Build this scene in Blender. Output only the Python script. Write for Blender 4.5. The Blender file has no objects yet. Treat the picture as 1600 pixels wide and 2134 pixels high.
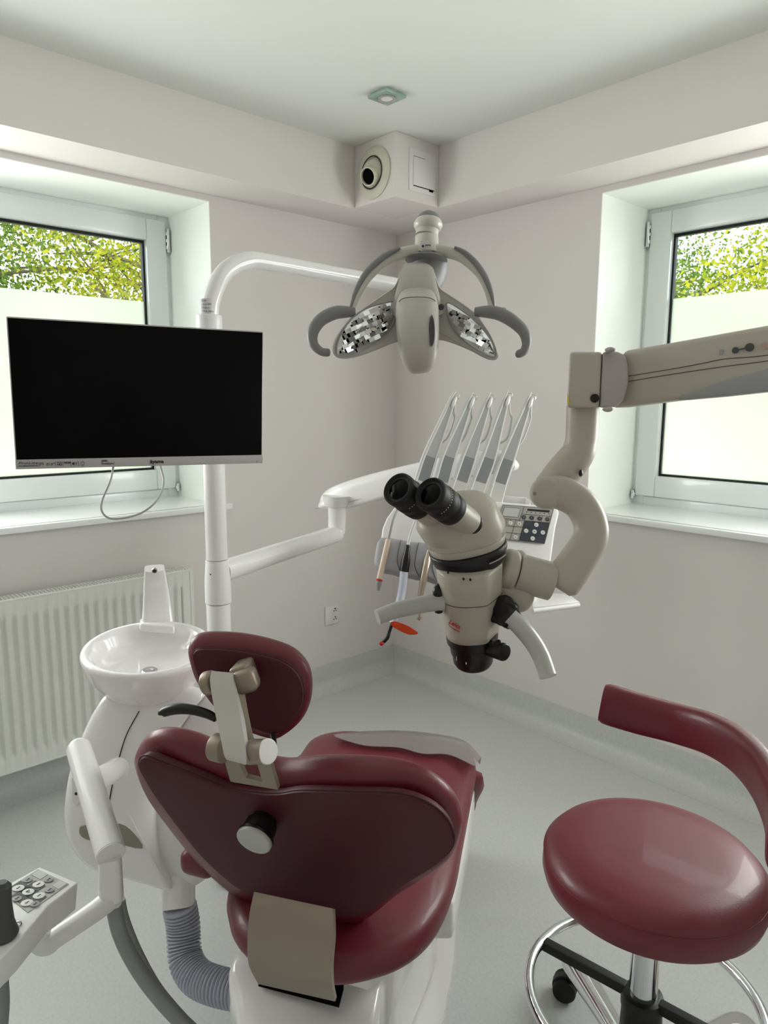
import bpy, bmesh, math, random
import numpy as np
from mathutils import Vector, Matrix
random.seed(7)
rng = np.random.default_rng(7)
SC = bpy.context.scene
COL = SC.collection

# ---------------------------------------------------------------- camera (calibrated from the room's vanishing points)
F = 1483.0
def _n(v): return v / np.linalg.norm(v)
_vl = _n(np.array([1640., 227., -F])); _vr = _n(np.array([-1375., 242., -F]))
_X = _n(-(_vr - _vr.dot(_vl) * _vl))
RC = np.array([_X, _vl, np.cross(_X, _vl)])          # rows: world x, y, z in camera coordinates
CAM = np.array([0., 0., 1.38])
cam = bpy.data.cameras.new('camera'); cam_ob = bpy.data.objects.new('camera', cam); COL.objects.link(cam_ob)
cam.sensor_fit = 'HORIZONTAL'; cam.sensor_width = 36.0; cam.lens = 36.0 * F / 1600.0; cam.clip_start = 0.02; cam.clip_end = 200
M = Matrix([list(RC[i]) + [CAM[i]] for i in range(3)] + [[0, 0, 0, 1]])
cam_ob.matrix_world = M
SC.camera = cam_ob

# ---------------------------------------------------------------- exposure, world, lights
SC.view_settings.view_transform = 'Standard'; SC.view_settings.look = 'None'
SC.view_settings.gamma = 1.0; SC.view_settings.use_curve_mapping = False
SC.view_settings.exposure = -0.62
SC.cycles.use_denoising = True
SC.cycles.max_bounces = 12; SC.cycles.diffuse_bounces = 8; SC.cycles.transmission_bounces = 8; SC.cycles.transparent_max_bounces = 16
SC.cycles.sample_clamp_indirect = 6.0
SC.cycles.caustics_reflective = False; SC.cycles.caustics_refractive = False
W = bpy.data.worlds.new('sky'); SC.world = W; W.use_nodes = True
bg = W.node_tree.nodes['Background']; bg.inputs[0].default_value = (0.86, 0.95, 1.0, 1); bg.inputs[1].default_value = 9.0
def light(name, kind, loc, rot, energy, color=(1, 1, 1), **k):
    d = bpy.data.lights.new(name, kind); o = bpy.data.objects.new(name, d); COL.objects.link(o)
    d.energy = energy; d.color = color; o.location = loc; o.rotation_euler = rot
    for a, b in k.items(): setattr(d, a, b)
    return o
# added fill lights brightening the room, over the windows' unseen outer leaves
DL = 46.0
light('fill_left_window', 'AREA', (-2.895, 0.01, 1.53), (math.radians(90), 0, math.radians(-90)), DL, (0.985, 1.0, 0.985), shape='RECTANGLE', size=1.06, size_y=0.95)
light('fill_right_window', 'AREA', (-0.11, 2.751, 1.53), (math.radians(-90), 0, 0), DL, (0.985, 1.0, 0.98), shape='RECTANGLE', size=0.98, size_y=0.95)
# sun behind the house: it lights the trees in front of the windows, never the room
sun = light('sun', 'SUN', (5, -5, 9), (0, 0, 0), 5.0, (1.0, 0.93, 0.78), angle=math.radians(4))
sun.rotation_euler = Vector((-0.6, 0.6, -0.75)).to_track_quat('-Z', 'Y').to_euler()

# ---------------------------------------------------------------- pixel / plane helpers
def A(v): return np.array(v, dtype=float)
def ray(x, y): return RC @ np.array([(x - 800) / F, (1067 - y) / F, -1.0])
def P(x, y, d): return CAM + d * ray(x, y)
def onpl(x, y, p, n):
    r = ray(x, y); return CAM + r * (np.dot(A(p) - CAM, n) / np.dot(r, n))
def onz(x, y, z): return onpl(x, y, (0, 0, z), A((0, 0, 1)))
def onx(x, y, v): return onpl(x, y, (v, 0, 0), A((1, 0, 0)))
def ony(x, y, v): return onpl(x, y, (0, v, 0), A((0, 1, 0)))
def T(l): return [P(*q) for q in l]
def unit(v): v = A(v); return v / np.linalg.norm(v)

# ---------------------------------------------------------------- materials
def mat(name, col, rough=0.5, metal=0.0, coat=0.0, trans=0.0, ior=1.45, bump=0.0, bscale=200.0, var=0.0, vscale=3.0, alpha=1.0, spec=0.5, sheen=0.0):
    m = bpy.data.materials.new(name); m.use_nodes = True
    nt = m.node_tree; b = nt.nodes['Principled BSDF']
    c = tuple(((x / 255) / 12.92 if x / 255 <= .04045 else ((x / 255 + .055) / 1.055) ** 2.4) for x in col) + (1,)
    b.inputs['Base Color'].default_value = c
    b.inputs['Roughness'].default_value = rough; b.inputs['Metallic'].default_value = metal
    b.inputs['Coat Weight'].default_value = coat; b.inputs['Coat Roughness'].default_value = 0.06
    b.inputs['Transmission Weight'].default_value = trans; b.inputs['IOR'].default_value = ior
    b.inputs['Alpha'].default_value = alpha; b.inputs['Specular IOR Level'].default_value = spec
    b.inputs['Sheen Weight'].default_value = sheen
    tc = nt.nodes.new('ShaderNodeTexCoord')
    if var:
        n = nt.nodes.new('ShaderNodeTexNoise'); n.inputs['Scale'].default_value = vscale; n.inputs['Detail'].default_value = 4
        mx = nt.nodes.new('ShaderNodeMix'); mx.data_type = 'RGBA'
        mx.inputs[6].default_value = tuple(x * (1 - var) for x in c[:3]) + (1,); mx.inputs[7].default_value = tuple(min(1, x * (1 + var)) for x in c[:3]) + (1,)
        nt.links.new(tc.outputs['Object'], n.inputs['Vector']); nt.links.new(n.outputs['Fac'], mx.inputs[0]); nt.links.new(mx.outputs[2], b.inputs['Base Color'])
    if bump:
        n = nt.nodes.new('ShaderNodeTexNoise'); n.inputs['Scale'].default_value = bscale; n.inputs['Detail'].default_value = 3
        bp = nt.nodes.new('ShaderNodeBump'); bp.inputs['Strength'].default_value = bump; bp.inputs['Distance'].default_value = 0.002
        nt.links.new(tc.outputs['Object'], n.inputs['Vector']); nt.links.new(n.outputs['Fac'], bp.inputs['Height']); nt.links.new(bp.outputs[0], b.inputs['Normal'])
    return m
M_wall = mat('wall_paint', (221, 216, 214), 0.9, bump=0.12, bscale=90, spec=0.2)
M_ceil = mat('ceiling_paint', (224, 226, 222), 0.9, spec=0.2)
M_reveal = mat('reveal_lit_white', (243, 246, 242), 0.9, spec=0.2)  # cooler white than the walls, with window light put into the colour
M_pvc = mat('white_pvc', (232, 236, 236), 0.25, coat=0.3)
M_sill = mat('white_sill', (236, 238, 238), 0.28, coat=0.2)
M_gasket = mat('black_gasket', (18, 20, 22), 0.6)
M_white = mat('gloss_white', (230, 228, 228), 0.22, coat=0.6)
M_white2 = mat('satin_white', (226, 225, 224), 0.4, coat=0.15)
M_ceramic = mat('ceramic_white', (236, 232, 233), 0.08, coat=1.0)
M_rad = mat('radiator_enamel', (226, 227, 222), 0.35, coat=0.1)
M_black = mat('black_plastic', (14, 13, 13), 0.35)
M_blackr = mat('black_rubber', (18, 18, 18), 0.55)
M_blackg = mat('black_glass', (6, 5, 7), 0.12, spec=0.12)
M_screen = mat('screen_black', (9, 7, 8), 0.5, spec=0.08)
M_silver = mat('silver_plastic', (176, 172, 172), 0.42, metal=0.15)
M_linkp = mat('pearl_white', (196, 192, 188), 0.35, metal=0.2)
M_cream = mat('cream_enamel', (176, 169, 156), 0.42, coat=0.1, var=0.02, vscale=14)
M_creamd = mat('warm_grey_enamel', (170, 162, 160), 0.5)
M_lampbody = mat('lamp_shell', (182, 177, 172), 0.38, coat=0.15)
M_lampcol = mat('lamp_cream', (190, 187, 176), 0.35, coat=0.2)
M_lgrey = mat('lamp_grey', (124, 123, 124), 0.42)
M_grey = mat('grey_plastic', (150, 150, 150), 0.5)
M_dgrey = mat('dark_grey', (70, 69, 69), 0.5)
M_slate = mat('slate_key', (52, 56, 64), 0.5)
M_silic = mat('grey_silicone', (158, 157, 160), 0.6)
M_whiplt = mat('whip_light', (196, 198, 200), 0.4)
M_whipband = mat('whip_grey_band', (150, 153, 157), 0.5)
M_champ = mat('champagne_metal', (150, 137, 122), 0.42, metal=0.55, bump=0.03, bscale=400)
M_champd = mat('recess_beige', (140, 134, 124), 0.6)
M_chrome = mat('chrome', (225, 227, 230), 0.06, metal=1.0)
M_mirror = mat('facet_mirror', (235, 236, 238), 0.04, metal=1.0)
M_steel = mat('satin_steel', (190, 176, 160), 0.28, metal=0.9)
M_leather = mat('burgundy_leather', (102, 22, 40), 0.44, coat=0.12, bump=0.10, bscale=420, spec=0.6, var=0.03, vscale=6)
M_leatherd = mat('burgundy_back_vinyl', (74, 22, 34), 0.55, bump=0.10, bscale=420, spec=0.35)
M_seam = mat('seam_thread', (58, 12, 22), 0.6)
M_hoseg = mat('grey_hose', (136, 140, 138), 0.5)
M_cordg = mat('cord_grey', (172, 171, 170), 0.45)
M_cordw = mat('cord_white', (205, 207, 204), 0.45)
M_corr = mat('corrugated_grey', (166, 169, 182), 0.35, coat=0.1)
M_handle = mat('handle_light_grey', (176, 176, 172), 0.3, coat=0.3)
M_red = mat('red_print', (190, 40, 38), 0.5)
M_redtip = mat('red_tip', (170, 28, 30), 0.45)
M_tan = mat('peach_plastic', (214, 192, 172), 0.4)
M_bluew = mat('pale_blue_plastic', (196, 202, 216), 0.35)
M_orange = mat('orange_shield', (255, 96, 50), 0.15, trans=0.55, ior=1.3)
M_yellow = mat('yellow_label', (214, 186, 40), 0.5)
M_pink = mat('pink_button', (176, 150, 138), 0.5)
M_cond = mat('clear_button', (150, 168, 158), 0.3, coat=0.4)
M_vent = mat('vent_cream', (206, 203, 186), 0.45)
M_dark = mat('dark_hollow', (12, 11, 11), 0.9, spec=0.05)
M_glassg = mat('green_glass', (168, 200, 186), 0.03, trans=0.35, ior=1.5, coat=.5)
M_bark = mat('bark', (92, 78, 64), 0.9, bump=0.5, bscale=20)
M_soil = mat('lawn', (200, 202, 168), 0.95, var=0.3, vscale=2)
M_label = mat('label_paper', (206, 204, 206), 0.6)
M_ink = mat('ink', (40, 40, 44), 0.7)
M_silverkey = mat('keypad_grey', (166, 163, 157), 0.5)
M_keylight = mat('keypad_light', (186, 188, 184), 0.5)
M_keyround = mat('key_round_white', (216, 216, 212), 0.45)

def floor_mat():
    m = mat('vinyl_floor', (203, 206, 202), 0.38, spec=0.35)
    nt = m.node_tree; b = nt.nodes['Principled BSDF']; tc = nt.nodes.new('ShaderNodeTexCoord')
    n1 = nt.nodes.new('ShaderNodeTexNoise'); n1.inputs['Scale'].default_value = 130; n1.inputs['Detail'].default_value = 2
    cr = nt.nodes.new('ShaderNodeValToRGB'); e = cr.color_ramp.elements
    e[0].position = 0.35; e[0].color = (0.565, 0.582, 0.572, 1); e[1].position = 0.6; e[1].color = (0.605, 0.62, 0.61, 1)
    n2 = nt.nodes.new('ShaderNodeTexVoronoi'); n2.inputs['Scale'].default_value = 26
    r2 = nt.nodes.new('ShaderNodeMath'); r2.operation = 'LESS_THAN'; r2.inputs[1].default_value = 0.045
    mx = nt.nodes.new('ShaderNodeMix'); mx.data_type = 'RGBA'; mx.inputs[7].default_value = (0.42, 0.44, 0.43, 1)
    nt.links.new(tc.outputs['Object'], n1.inputs['Vector']); nt.links.new(tc.outputs['Object'], n2.inputs['Vector'])
    nt.links.new(n1.outputs['Fac'], cr.inputs[0]); nt.links.new(n2.outputs['Distance'], r2.inputs[0])
    nt.links.new(r2.outputs[0], mx.inputs[0]); nt.links.new(cr.outputs[0], mx.inputs[6]); nt.links.new(mx.outputs[2], b.inputs['Base Color'])
    return m
M_floor = floor_mat()

def clear_glass():
    m = bpy.data.materials.new('clear_pane'); m.use_nodes = True; nt = m.node_tree; nt.nodes.clear()
    o = nt.nodes.new('ShaderNodeOutputMaterial'); t = nt.nodes.new('ShaderNodeBsdfTransparent'); g = nt.nodes.new('ShaderNodeBsdfGlossy')
    t.inputs[0].default_value = (0.94, 0.97, 0.95, 1); g.inputs['Roughness'].default_value = 0.02
    fr = nt.nodes.new('ShaderNodeFresnel'); fr.inputs[0].default_value = 1.35
    mx = nt.nodes.new('ShaderNodeMixShader'); nt.links.new(fr.outputs[0], mx.inputs[0])
    nt.links.new(t.outputs[0], mx.inputs[1]); nt.links.new(g.outputs[0], mx.inputs[2]); nt.links.new(mx.outputs[0], o.inputs[0])
    return m
def film_mat(name, tint, clear, white):
    m = bpy.data.materials.new(name); m.use_nodes = True; nt = m.node_tree; nt.nodes.clear()
    o = nt.nodes.new('ShaderNodeOutputMaterial'); t = nt.nodes.new('ShaderNodeBsdfTranslucent'); t.inputs[0].default_value = tint
    r = nt.nodes.new('ShaderNodeBsdfRefraction'); r.inputs['Roughness'].default_value = 0.55; r.inputs['IOR'].default_value = 1.12; r.inputs[0].default_value = clear
    mx = nt.nodes.new('ShaderNodeMixShader'); mx.inputs[0].default_value = white
    nt.links.new(t.outputs[0], mx.inputs[1]); nt.links.new(r.outputs[0], mx.inputs[2])
    nt.links.new(mx.outputs[0], o.inputs[0])
    return m
M_pane = clear_glass()
M_film = film_mat('frosted_film', (1.0, 0.99, 0.96, 1), (1.0, 0.97, 0.94, 1), 0.38)

def leaf_mat(name, c1, c2):
    m = bpy.data.materials.new(name); m.use_nodes = True; nt = m.node_tree; nt.nodes.clear()
    o = nt.nodes.new('ShaderNodeOutputMaterial'); d = nt.nodes.new('ShaderNodeBsdfDiffuse'); t = nt.nodes.new('ShaderNodeBsdfTranslucent')
    g = nt.nodes.new('ShaderNodeNewGeometry'); cr = nt.nodes.new('ShaderNodeValToRGB')
    e = cr.color_ramp.elements; e[0].color = c1; e[1].color = c2
    nt.links.new(g.outputs['Random Per Island'], cr.inputs[0]); nt.links.new(cr.outputs[0], d.inputs[0]); nt.links.new(cr.outputs[0], t.inputs[0])
    mx = nt.nodes.new('ShaderNodeMixShader'); mx.inputs[0].default_value = 0.5
    nt.links.new(d.outputs[0], mx.inputs[1]); nt.links.new(t.outputs[0], mx.inputs[2]); nt.links.new(mx.outputs[0], o.inputs[0])
    return m
M_leafy = leaf_mat('yellow_leaves', (0.13, 0.17, 0.012, 1), (0.36, 0.33, 0.025, 1))
M_leafg = leaf_mat('green_leaves', (0.04, 0.085, 0.018, 1), (0.15, 0.20, 0.03, 1))
M_clear = bpy.data.materials.new('clear_plastic_cover'); M_clear.use_nodes = True
_nt = M_clear.node_tree; _nt.nodes.clear()
_o = _nt.nodes.new('ShaderNodeOutputMaterial'); _t = _nt.nodes.new('ShaderNodeBsdfTransparent'); _g = _nt.nodes.new('ShaderNodeBsdfPrincipled')
_t.inputs[0].default_value = (0.93, 0.9, 0.9, 1); _g.inputs['Base Color'].default_value = (0.42, 0.38, 0.38, 1); _g.inputs['Roughness'].default_value = 0.18
_m = _nt.nodes.new('ShaderNodeMixShader'); _m.inputs[0].default_value = 0.42
_nt.links.new(_t.outputs[0], _m.inputs[1]); _nt.links.new(_g.outputs[0], _m.inputs[2]); _nt.links.new(_m.outputs[0], _o.inputs[0])

# ---------------------------------------------------------------- geometry helpers
def crom(pts, k=6, closed=False):
    pts = [A(p) for p in pts]; n = len(pts); out = []
    rngi = range(n) if closed else range(n - 1)
    for i in rngi:
        if closed: p0, p1, p2, p3 = pts[(i - 1) % n], pts[i], pts[(i + 1) % n], pts[(i + 2) % n]
        else: p0, p1, p2, p3 = pts[max(i - 1, 0)], pts[i], pts[i + 1], pts[min(i + 2, n - 1)]
        for j in range(k):
            t = j / k
            out.append(0.5 * ((2 * p1) + (-p0 + p2) * t + (2 * p0 - 5 * p1 + 4 * p2 - p3) * t * t + (-p0 + 3 * p1 - 3 * p2 + p3) * t ** 3))
    if not closed: out.append(pts[-1])
    return out

def frame(ax):
    ax = unit(ax); u = np.cross(ax, (0, 0, 1)) if abs(ax[2]) < .9 else np.cross(ax, (1, 0, 0)); u = unit(u)
    return u, np.cross(ax, u), ax

class G:
    def __init__(s): s.v = []; s.f = []
    def add(s, v, f):
        o = len(s.v); s.v += [tuple(map(float, p)) for p in v]; s.f += [[i + o for i in q] for q in f]; return s
    def grid(s, rows, close_u=False, close_v=False, cap0=False, cap1=False):
        """rows: list of equal-length rings"""
        n = len(rows[0]); v = [p for r in rows for p in r]; f = []
        for i in range(len(rows) - 1 + (1 if close_v else 0)):
            a = i * n; b = ((i + 1) % len(rows)) * n
            for j in range(n if close_u else n - 1):
                k = (j + 1) % n; f.append([a + j, a + k, b + k, b + j])
        if cap0: f.append(list(range(n))[::-1])
        if cap1: f.append([(len(rows) - 1) * n + j for j in range(n)])
        return s.add(v, f)
    def lathe(s, p0, ax, prof, n=40, cap0=True, cap1=True):
        """prof: (distance along axis, radius)"""
        u, w, a = frame(ax); p0 = A(p0); rows = []
        for t, r in prof:
            rows.append([p0 + a * t + (u * math.cos(q) + w * math.sin(q)) * max(r, 1e-4) for q in np.linspace(0, 2 * math.pi, n, endpoint=False)])
        return s.grid(rows, close_u=True, cap0=cap0, cap1=cap1)
    def cyl(s, p0, p1, r, r1=None, n=32, bev=0.0):
        p0 = A(p0); p1 = A(p1); L = np.linalg.norm(p1 - p0); r1 = r if r1 is None else r1
        if bev:
            b = min(bev, L / 2.1, r * .9, r1 * .9)
            pr = [(0, r - b)] + [(b * (1 - math.cos(q)), r - b + b * math.sin(q)) for q in np.linspace(0.3, math.pi / 2, 4)] + \
                 [(L - b * (1 - math.cos(q)), r1 - b + b * math.sin(q)) for q in np.linspace(math.pi / 2, 0.3, 4)] + [(L, r1 - b)]
        else: pr = [(0, r), (L, r1)]
        return s.lathe(p0, p1 - p0, pr, n)
    def ball(s, c, r, n=24, sc=(1, 1, 1), axes=None):
        c = A(c); ax = axes if axes is not None else np.eye(3); rows = []
        for t in np.linspace(0.02, math.pi - 0.02, n // 2 + 1):
            rows.append([c + r * (ax[0] * sc[0] * math.sin(t) * math.cos(q) + ax[1] * sc[1] * math.sin(t) * math.sin(q) + ax[2] * sc[2] * math.cos(t)) for q in np.linspace(0, 2 * math.pi, n, endpoint=False)])
        return s.grid(rows, close_u=True, cap0=True, cap1=True)
    def tube(s, pts, r, n=20, k=6, closed=False, sq=2.0, up=None, ab=(1, 1), caps=True, smooth=True):
        """swept section; r scalar or list per control point; sq = superellipse exponent; ab = widths along (side, up)"""
        m = len(pts)
        rr = [r] * m if np.isscalar(r) else list(r)
        q4 = [A(list(p) + [x]) for p, x in zip(pts, rr)]
        path = crom(q4, k, closed) if smooth else q4
        pos = [q[:3] for q in path]; rad = [q[3] for q in path]; rows = []; side = None
        L = len(pos)
        for i in range(L):
            if closed: t = pos[(i + 1) % L] - pos[i - 1]
            else: t = pos[min(i + 1, L - 1)] - pos[max(i - 1, 0)]
            t = unit(t)
            if up is not None: sd = unit(np.cross(t, up))
            elif side is None: sd = frame(t)[0]
            else: sd = unit(side - t * np.dot(side, t))
            side = sd; u2 = np.cross(sd, t); row = []
            for a in np.linspace(0, 2 * math.pi, n, endpoint=False):
                c, d = math.cos(a), math.sin(a)
                cc = math.copysign(abs(c) ** (2 / sq), c); dd = math.copysign(abs(d) ** (2 / sq), d)
                row.append(pos[i] + rad[i] * (sd * cc * ab[0] + u2 * dd * ab[1]))
            rows.append(row)
        return s.grid(rows, close_u=True, close_v=closed, cap0=caps and not closed, cap1=caps and not closed)
    def box(s, c, size, axes=None, bev=0.0, seg=3):
        bm = bmesh.new(); bmesh.ops.create_cube(bm, size=1)
        for v in bm.verts: v.co = Vector((v.co.x * size[0], v.co.y * size[1], v.co.z * size[2]))
        if bev: bmesh.ops.bevel(bm, geom=bm.edges[:] + bm.verts[:], offset=min(bev, min(size) * .49), segments=seg, profile=.5, affect='EDGES')
        return s.bm(bm, c, axes)
    def bm(s, bm, c=(0, 0, 0), axes=None):
        ax = np.eye(3) if axes is None else np.array(axes); c = A(c)
        bm.verts.index_update()
        v = [c + ax[0] * q.co.x + ax[1] * q.co.y + ax[2] * q.co.z for q in bm.verts]
        f = [[w.index for w in q.verts] for q in bm.faces]; bm.free(); return s.add(v, f)
    def bb(s, a, b, bev=0.0): a = A(a); b = A(b); return s.box((a + b) / 2, np.abs(b - a), None, bev)
    def prism(s, outline, vec, bev=0.0, seg=3):
        """closed 3D outline pushed along vec"""
        bm = bmesh.new(); vec = A(vec); vs = [bm.verts.new(tuple(p)) for p in outline]; ws = [bm.verts.new(tuple(A(p) + vec)) for p in outline]; n = len(vs)
        bm.faces.new(vs[::-1]); bm.faces.new(ws)
        for i in range(n): bm.faces.new([vs[i], vs[(i + 1) % n], ws[(i + 1) % n], ws[i]])
        bmesh.ops.recalc_face_normals(bm, faces=bm.faces)
        if bev: bmesh.ops.bevel(bm, geom=bm.edges[:], offset=bev, segments=seg, profile=.5, affect='EDGES')
        return s.bm(bm)
    def pillow(s, outline, front, back, n=None, m=2.6, rings=10, c=None, k=4, mb=None):
        """padded body around a closed outline; front / back bulge along the outline's normal n"""
        o = crom(outline, k, True) if k > 1 else [A(p) for p in outline]; c = sum(o) / len(o) if c is None else A(c)
        if n is None:
            n = np.zeros(3)
            for i in range(len(o)): n += np.cross(o[i] - c, o[(i + 1) % len(o)] - c)
        n = unit(n); rows = []; mb = mb or m
        S = [math.cos(t) for t in np.linspace(0, math.pi / 2, rings)]
        def h(x, mm): return (1 - min(1, x) ** mm) ** (1 / mm)
        sf = [1 - (1 - q) ** 1.0 for q in S]
        for q in sf[::-1][1:]: rows.append([c + (p - c) * q + n * front * h(q, m) for p in o])
        for q in sf[1:-1]: rows.append([c + (p - c) * q - n * back * h(q, mb) for p in o])
        rows.insert(0, [c + (p - c) * .004 + n * front for p in o]); rows.append([c + (p - c) * .004 - n * back for p in o])
        return s.grid(rows, close_u=True, cap0=True, cap1=True)

ORI = {}
def finish(ob, me, m, smooth, ang):
    me.materials.append(m)
    if smooth:
        me.polygons.foreach_set('use_smooth', [True] * len(me.polygons)); me.set_sharp_from_angle(angle=math.radians(ang))
def build(name, g, m, parent=None, smooth=True, ang=38, kind=None, label=None, sub=0, recalc=True):
    o = A((0, 0, 0)); p = parent
    if parent is not None:
        o = ORI[parent.name]
    me = bpy.data.meshes.new(name); me.from_pydata([tuple(A(v) - o) for v in g.v], [], g.f); me.validate(); me.update()
    if recalc:
        bm = bmesh.new(); bm.from_mesh(me); bmesh.ops.recalc_face_normals(bm, faces=bm.faces); bm.to_mesh(me); bm.free()
    ob = bpy.data.objects.new(name, me); COL.objects.link(ob)
    if parent is not None: ob.parent = parent
    finish(ob, me, m, smooth, ang); ORI[ob.name] = o
    if kind: ob['kind'] = kind
    if label: ob['label'] = label
    if sub:
        md = ob.modifiers.new('sub', 'SUBSURF'); md.levels = sub; md.render_levels = sub
    return ob
def thing(name, loc, label, cat, group=None, kind=None):
    o = bpy.data.objects.new(name, None); COL.objects.link(o); o.location = tuple(loc); ORI[o.name] = A(loc); o.empty_display_size = .05
    if kind: o['kind'] = kind
    else: o['label'] = label; o['category'] = cat
    if group: o['group'] = group
    return o
def tag(o, label, cat, group=None):
    o['label'] = label; o['category'] = cat
    if group: o['group'] = group
    return o
def solo(name, g, m, loc, label, cat, group=None, **k):
    """a thing that is one mesh, its origin at loc"""
    me = bpy.data.meshes.new(name); loc = A(loc); me.from_pydata([tuple(A(v) - loc) for v in g.v], [], g.f); me.validate()
    bm = bmesh.new(); bm.from_mesh(me); bmesh.ops.recalc_face_normals(bm, faces=bm.faces); bm.to_mesh(me); bm.free()
    ob = bpy.data.objects.new(name, me); COL.objects.link(ob); ob.location = tuple(loc); ORI[ob.name] = loc
    finish(ob, me, m, k.get('smooth', True), k.get('ang', 38)); tag(ob, label, cat, group); return ob
def text(name, s, org, xd, yd, size, m, parent, shear=0.0, ext=0.0003, sx=1.0, bold=0.0):
    """lettering: org = left end of the baseline"""
    cu = bpy.data.curves.new('t', 'FONT'); cu.body = s; cu.size = size; cu.extrude = ext; cu.shear = shear; cu.offset = bold; cu.resolution_u = 3
    t = bpy.data.objects.new('t', cu); COL.objects.link(t)
    dg = bpy.context.evaluated_depsgraph_get(); me = bpy.data.meshes.new_from_object(t.evaluated_get(dg))
    xd = unit(xd); yd = unit(A(yd) - xd * np.dot(yd, xd)); nd = np.cross(xd, yd); o = ORI[parent.name]
    for v in me.vertices:
        q = A(org) + xd * v.co.x * sx + yd * v.co.y + nd * (v.co.z + ext) - o; v.co = Vector(q)
    bpy.data.objects.remove(t); bpy.data.curves.remove(cu)
    me.name = name; ob = bpy.data.objects.new(name, me); COL.objects.link(ob); ob.parent = parent
    me.materials.clear(); me.materials.append(m); ORI[ob.name] = o
    return ob
def ringline(g, pts, r=0.0008, k=4, closed=False): g.tube(pts, r, n=6, k=k, closed=closed)

# ================================================================ the room
XW, YW, ZC, ZS = -2.582, 2.438, 2.387, 2.149     # left wall, right wall, ceiling, underside of the soffit
XE, YE = 1.7, -2.1                                 # the walls behind the camera
XS, YS = -2.348, 2.220                            # faces of the soffit
RD = 0.345                                         # depth of the window recess
TH = 0.46
def struct(name, g, m, parent=None, **k):
    return build(name, g, m, parent, kind=None if parent else 'structure', **k)
struct('floor', G().bb((XW - TH, YE - .2, -.12), (XE + .2, YW + TH, 0)), M_floor)
struct('ceiling', G().bb((XW - TH, YE - .2, ZC), (XE + .2, YW + TH, ZC + .15)), M_ceil)
# window openings: s along the wall, z up
LW0, LW1 = -0.68, 1.449; RW0, RW1 = -1.492, 0.50; WZ0, WZ1 = 0.935, 2.128  # openings widened past the view to hold the added fill lights
g = G(); x0, x1 = XW - TH, XW
g.bb((x0, YE, 0), (x1, LW0, ZC)); g.bb((x0, LW1, 0), (x1, YW + TH, ZC)); g.bb((x0, LW0, 0), (x1, LW1, WZ0)); g.bb((x0, LW0, WZ1), (x1, LW1, ZC))
struct('wall_left', g, M_wall)
g = G(); y0, y1 = YW, YW + TH
g.bb((x1, y0, 0), (RW0, y1, ZC)); g.bb((RW1, y0, 0), (XE, y1, ZC)); g.bb((RW0, y0, 0), (RW1, y1, WZ0)); g.bb((RW0, y0, WZ1), (RW1, y1, ZC))
struct('wall_right', g, M_wall)
g = G(); g.bb((XE, YE - .2, 0), (XE + .2, YW + TH, ZC))
struct('wall_behind_right', g, M_wall)
g = G(); g.bb((XW - TH, YE - .2, 0), (XE, YE, ZC))
struct('wall_behind_left', g, M_wall)
# soffit: dropped band along both walls, and the boxed duct in the corner
struct('trim_1', G().bb((XW, YE, ZS), (XS, YW, ZC)), M_wall)
struct('trim_2', G().bb((XS, YS, ZS), (XE, YW, ZC)), M_wall)
BX, BY = -2.106, 1.980
struct('trim_3', G().bb((XS, BY, ZS + .0005), (BX, YS, ZC), .003), M_wall)
# coved vinyl skirting
def cove(name, p0, p1, inn):
    p0 = A(p0); p1 = A(p1); inn = A(inn); rows = []
    prof = [(0.0, .124), (.003, .124)] + [(.003 + .055 * (1 - math.cos(t)), .058 - .055 * math.sin(t)) for t in np.linspace(0, math.pi / 2, 10)] + [(.07, .0005)]
    for p in (p0, p1): rows.append([p + inn * a + A((0, 0, z)) for a, z in prof])
    struct(name, G().grid(rows), M_floor, recalc=False)
cove('baseboard_left', (XW, YE, 0), (XW, YW, 0), (1, 0, 0)); cove('baseboard_right', (XW, YW, 0), (XE, YW, 0), (0, -1, 0))
for nm, a, b, c2, d2 in (('baseboard_behind_right', (XE, YE, 0), (XE, YW, 0), (-1, 0, 0), 0), ('baseboard_behind_left', (XW, YE, 0), (XE, YE, 0), (0, 1, 0), 0)): cove(nm, a, b, c2)

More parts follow.
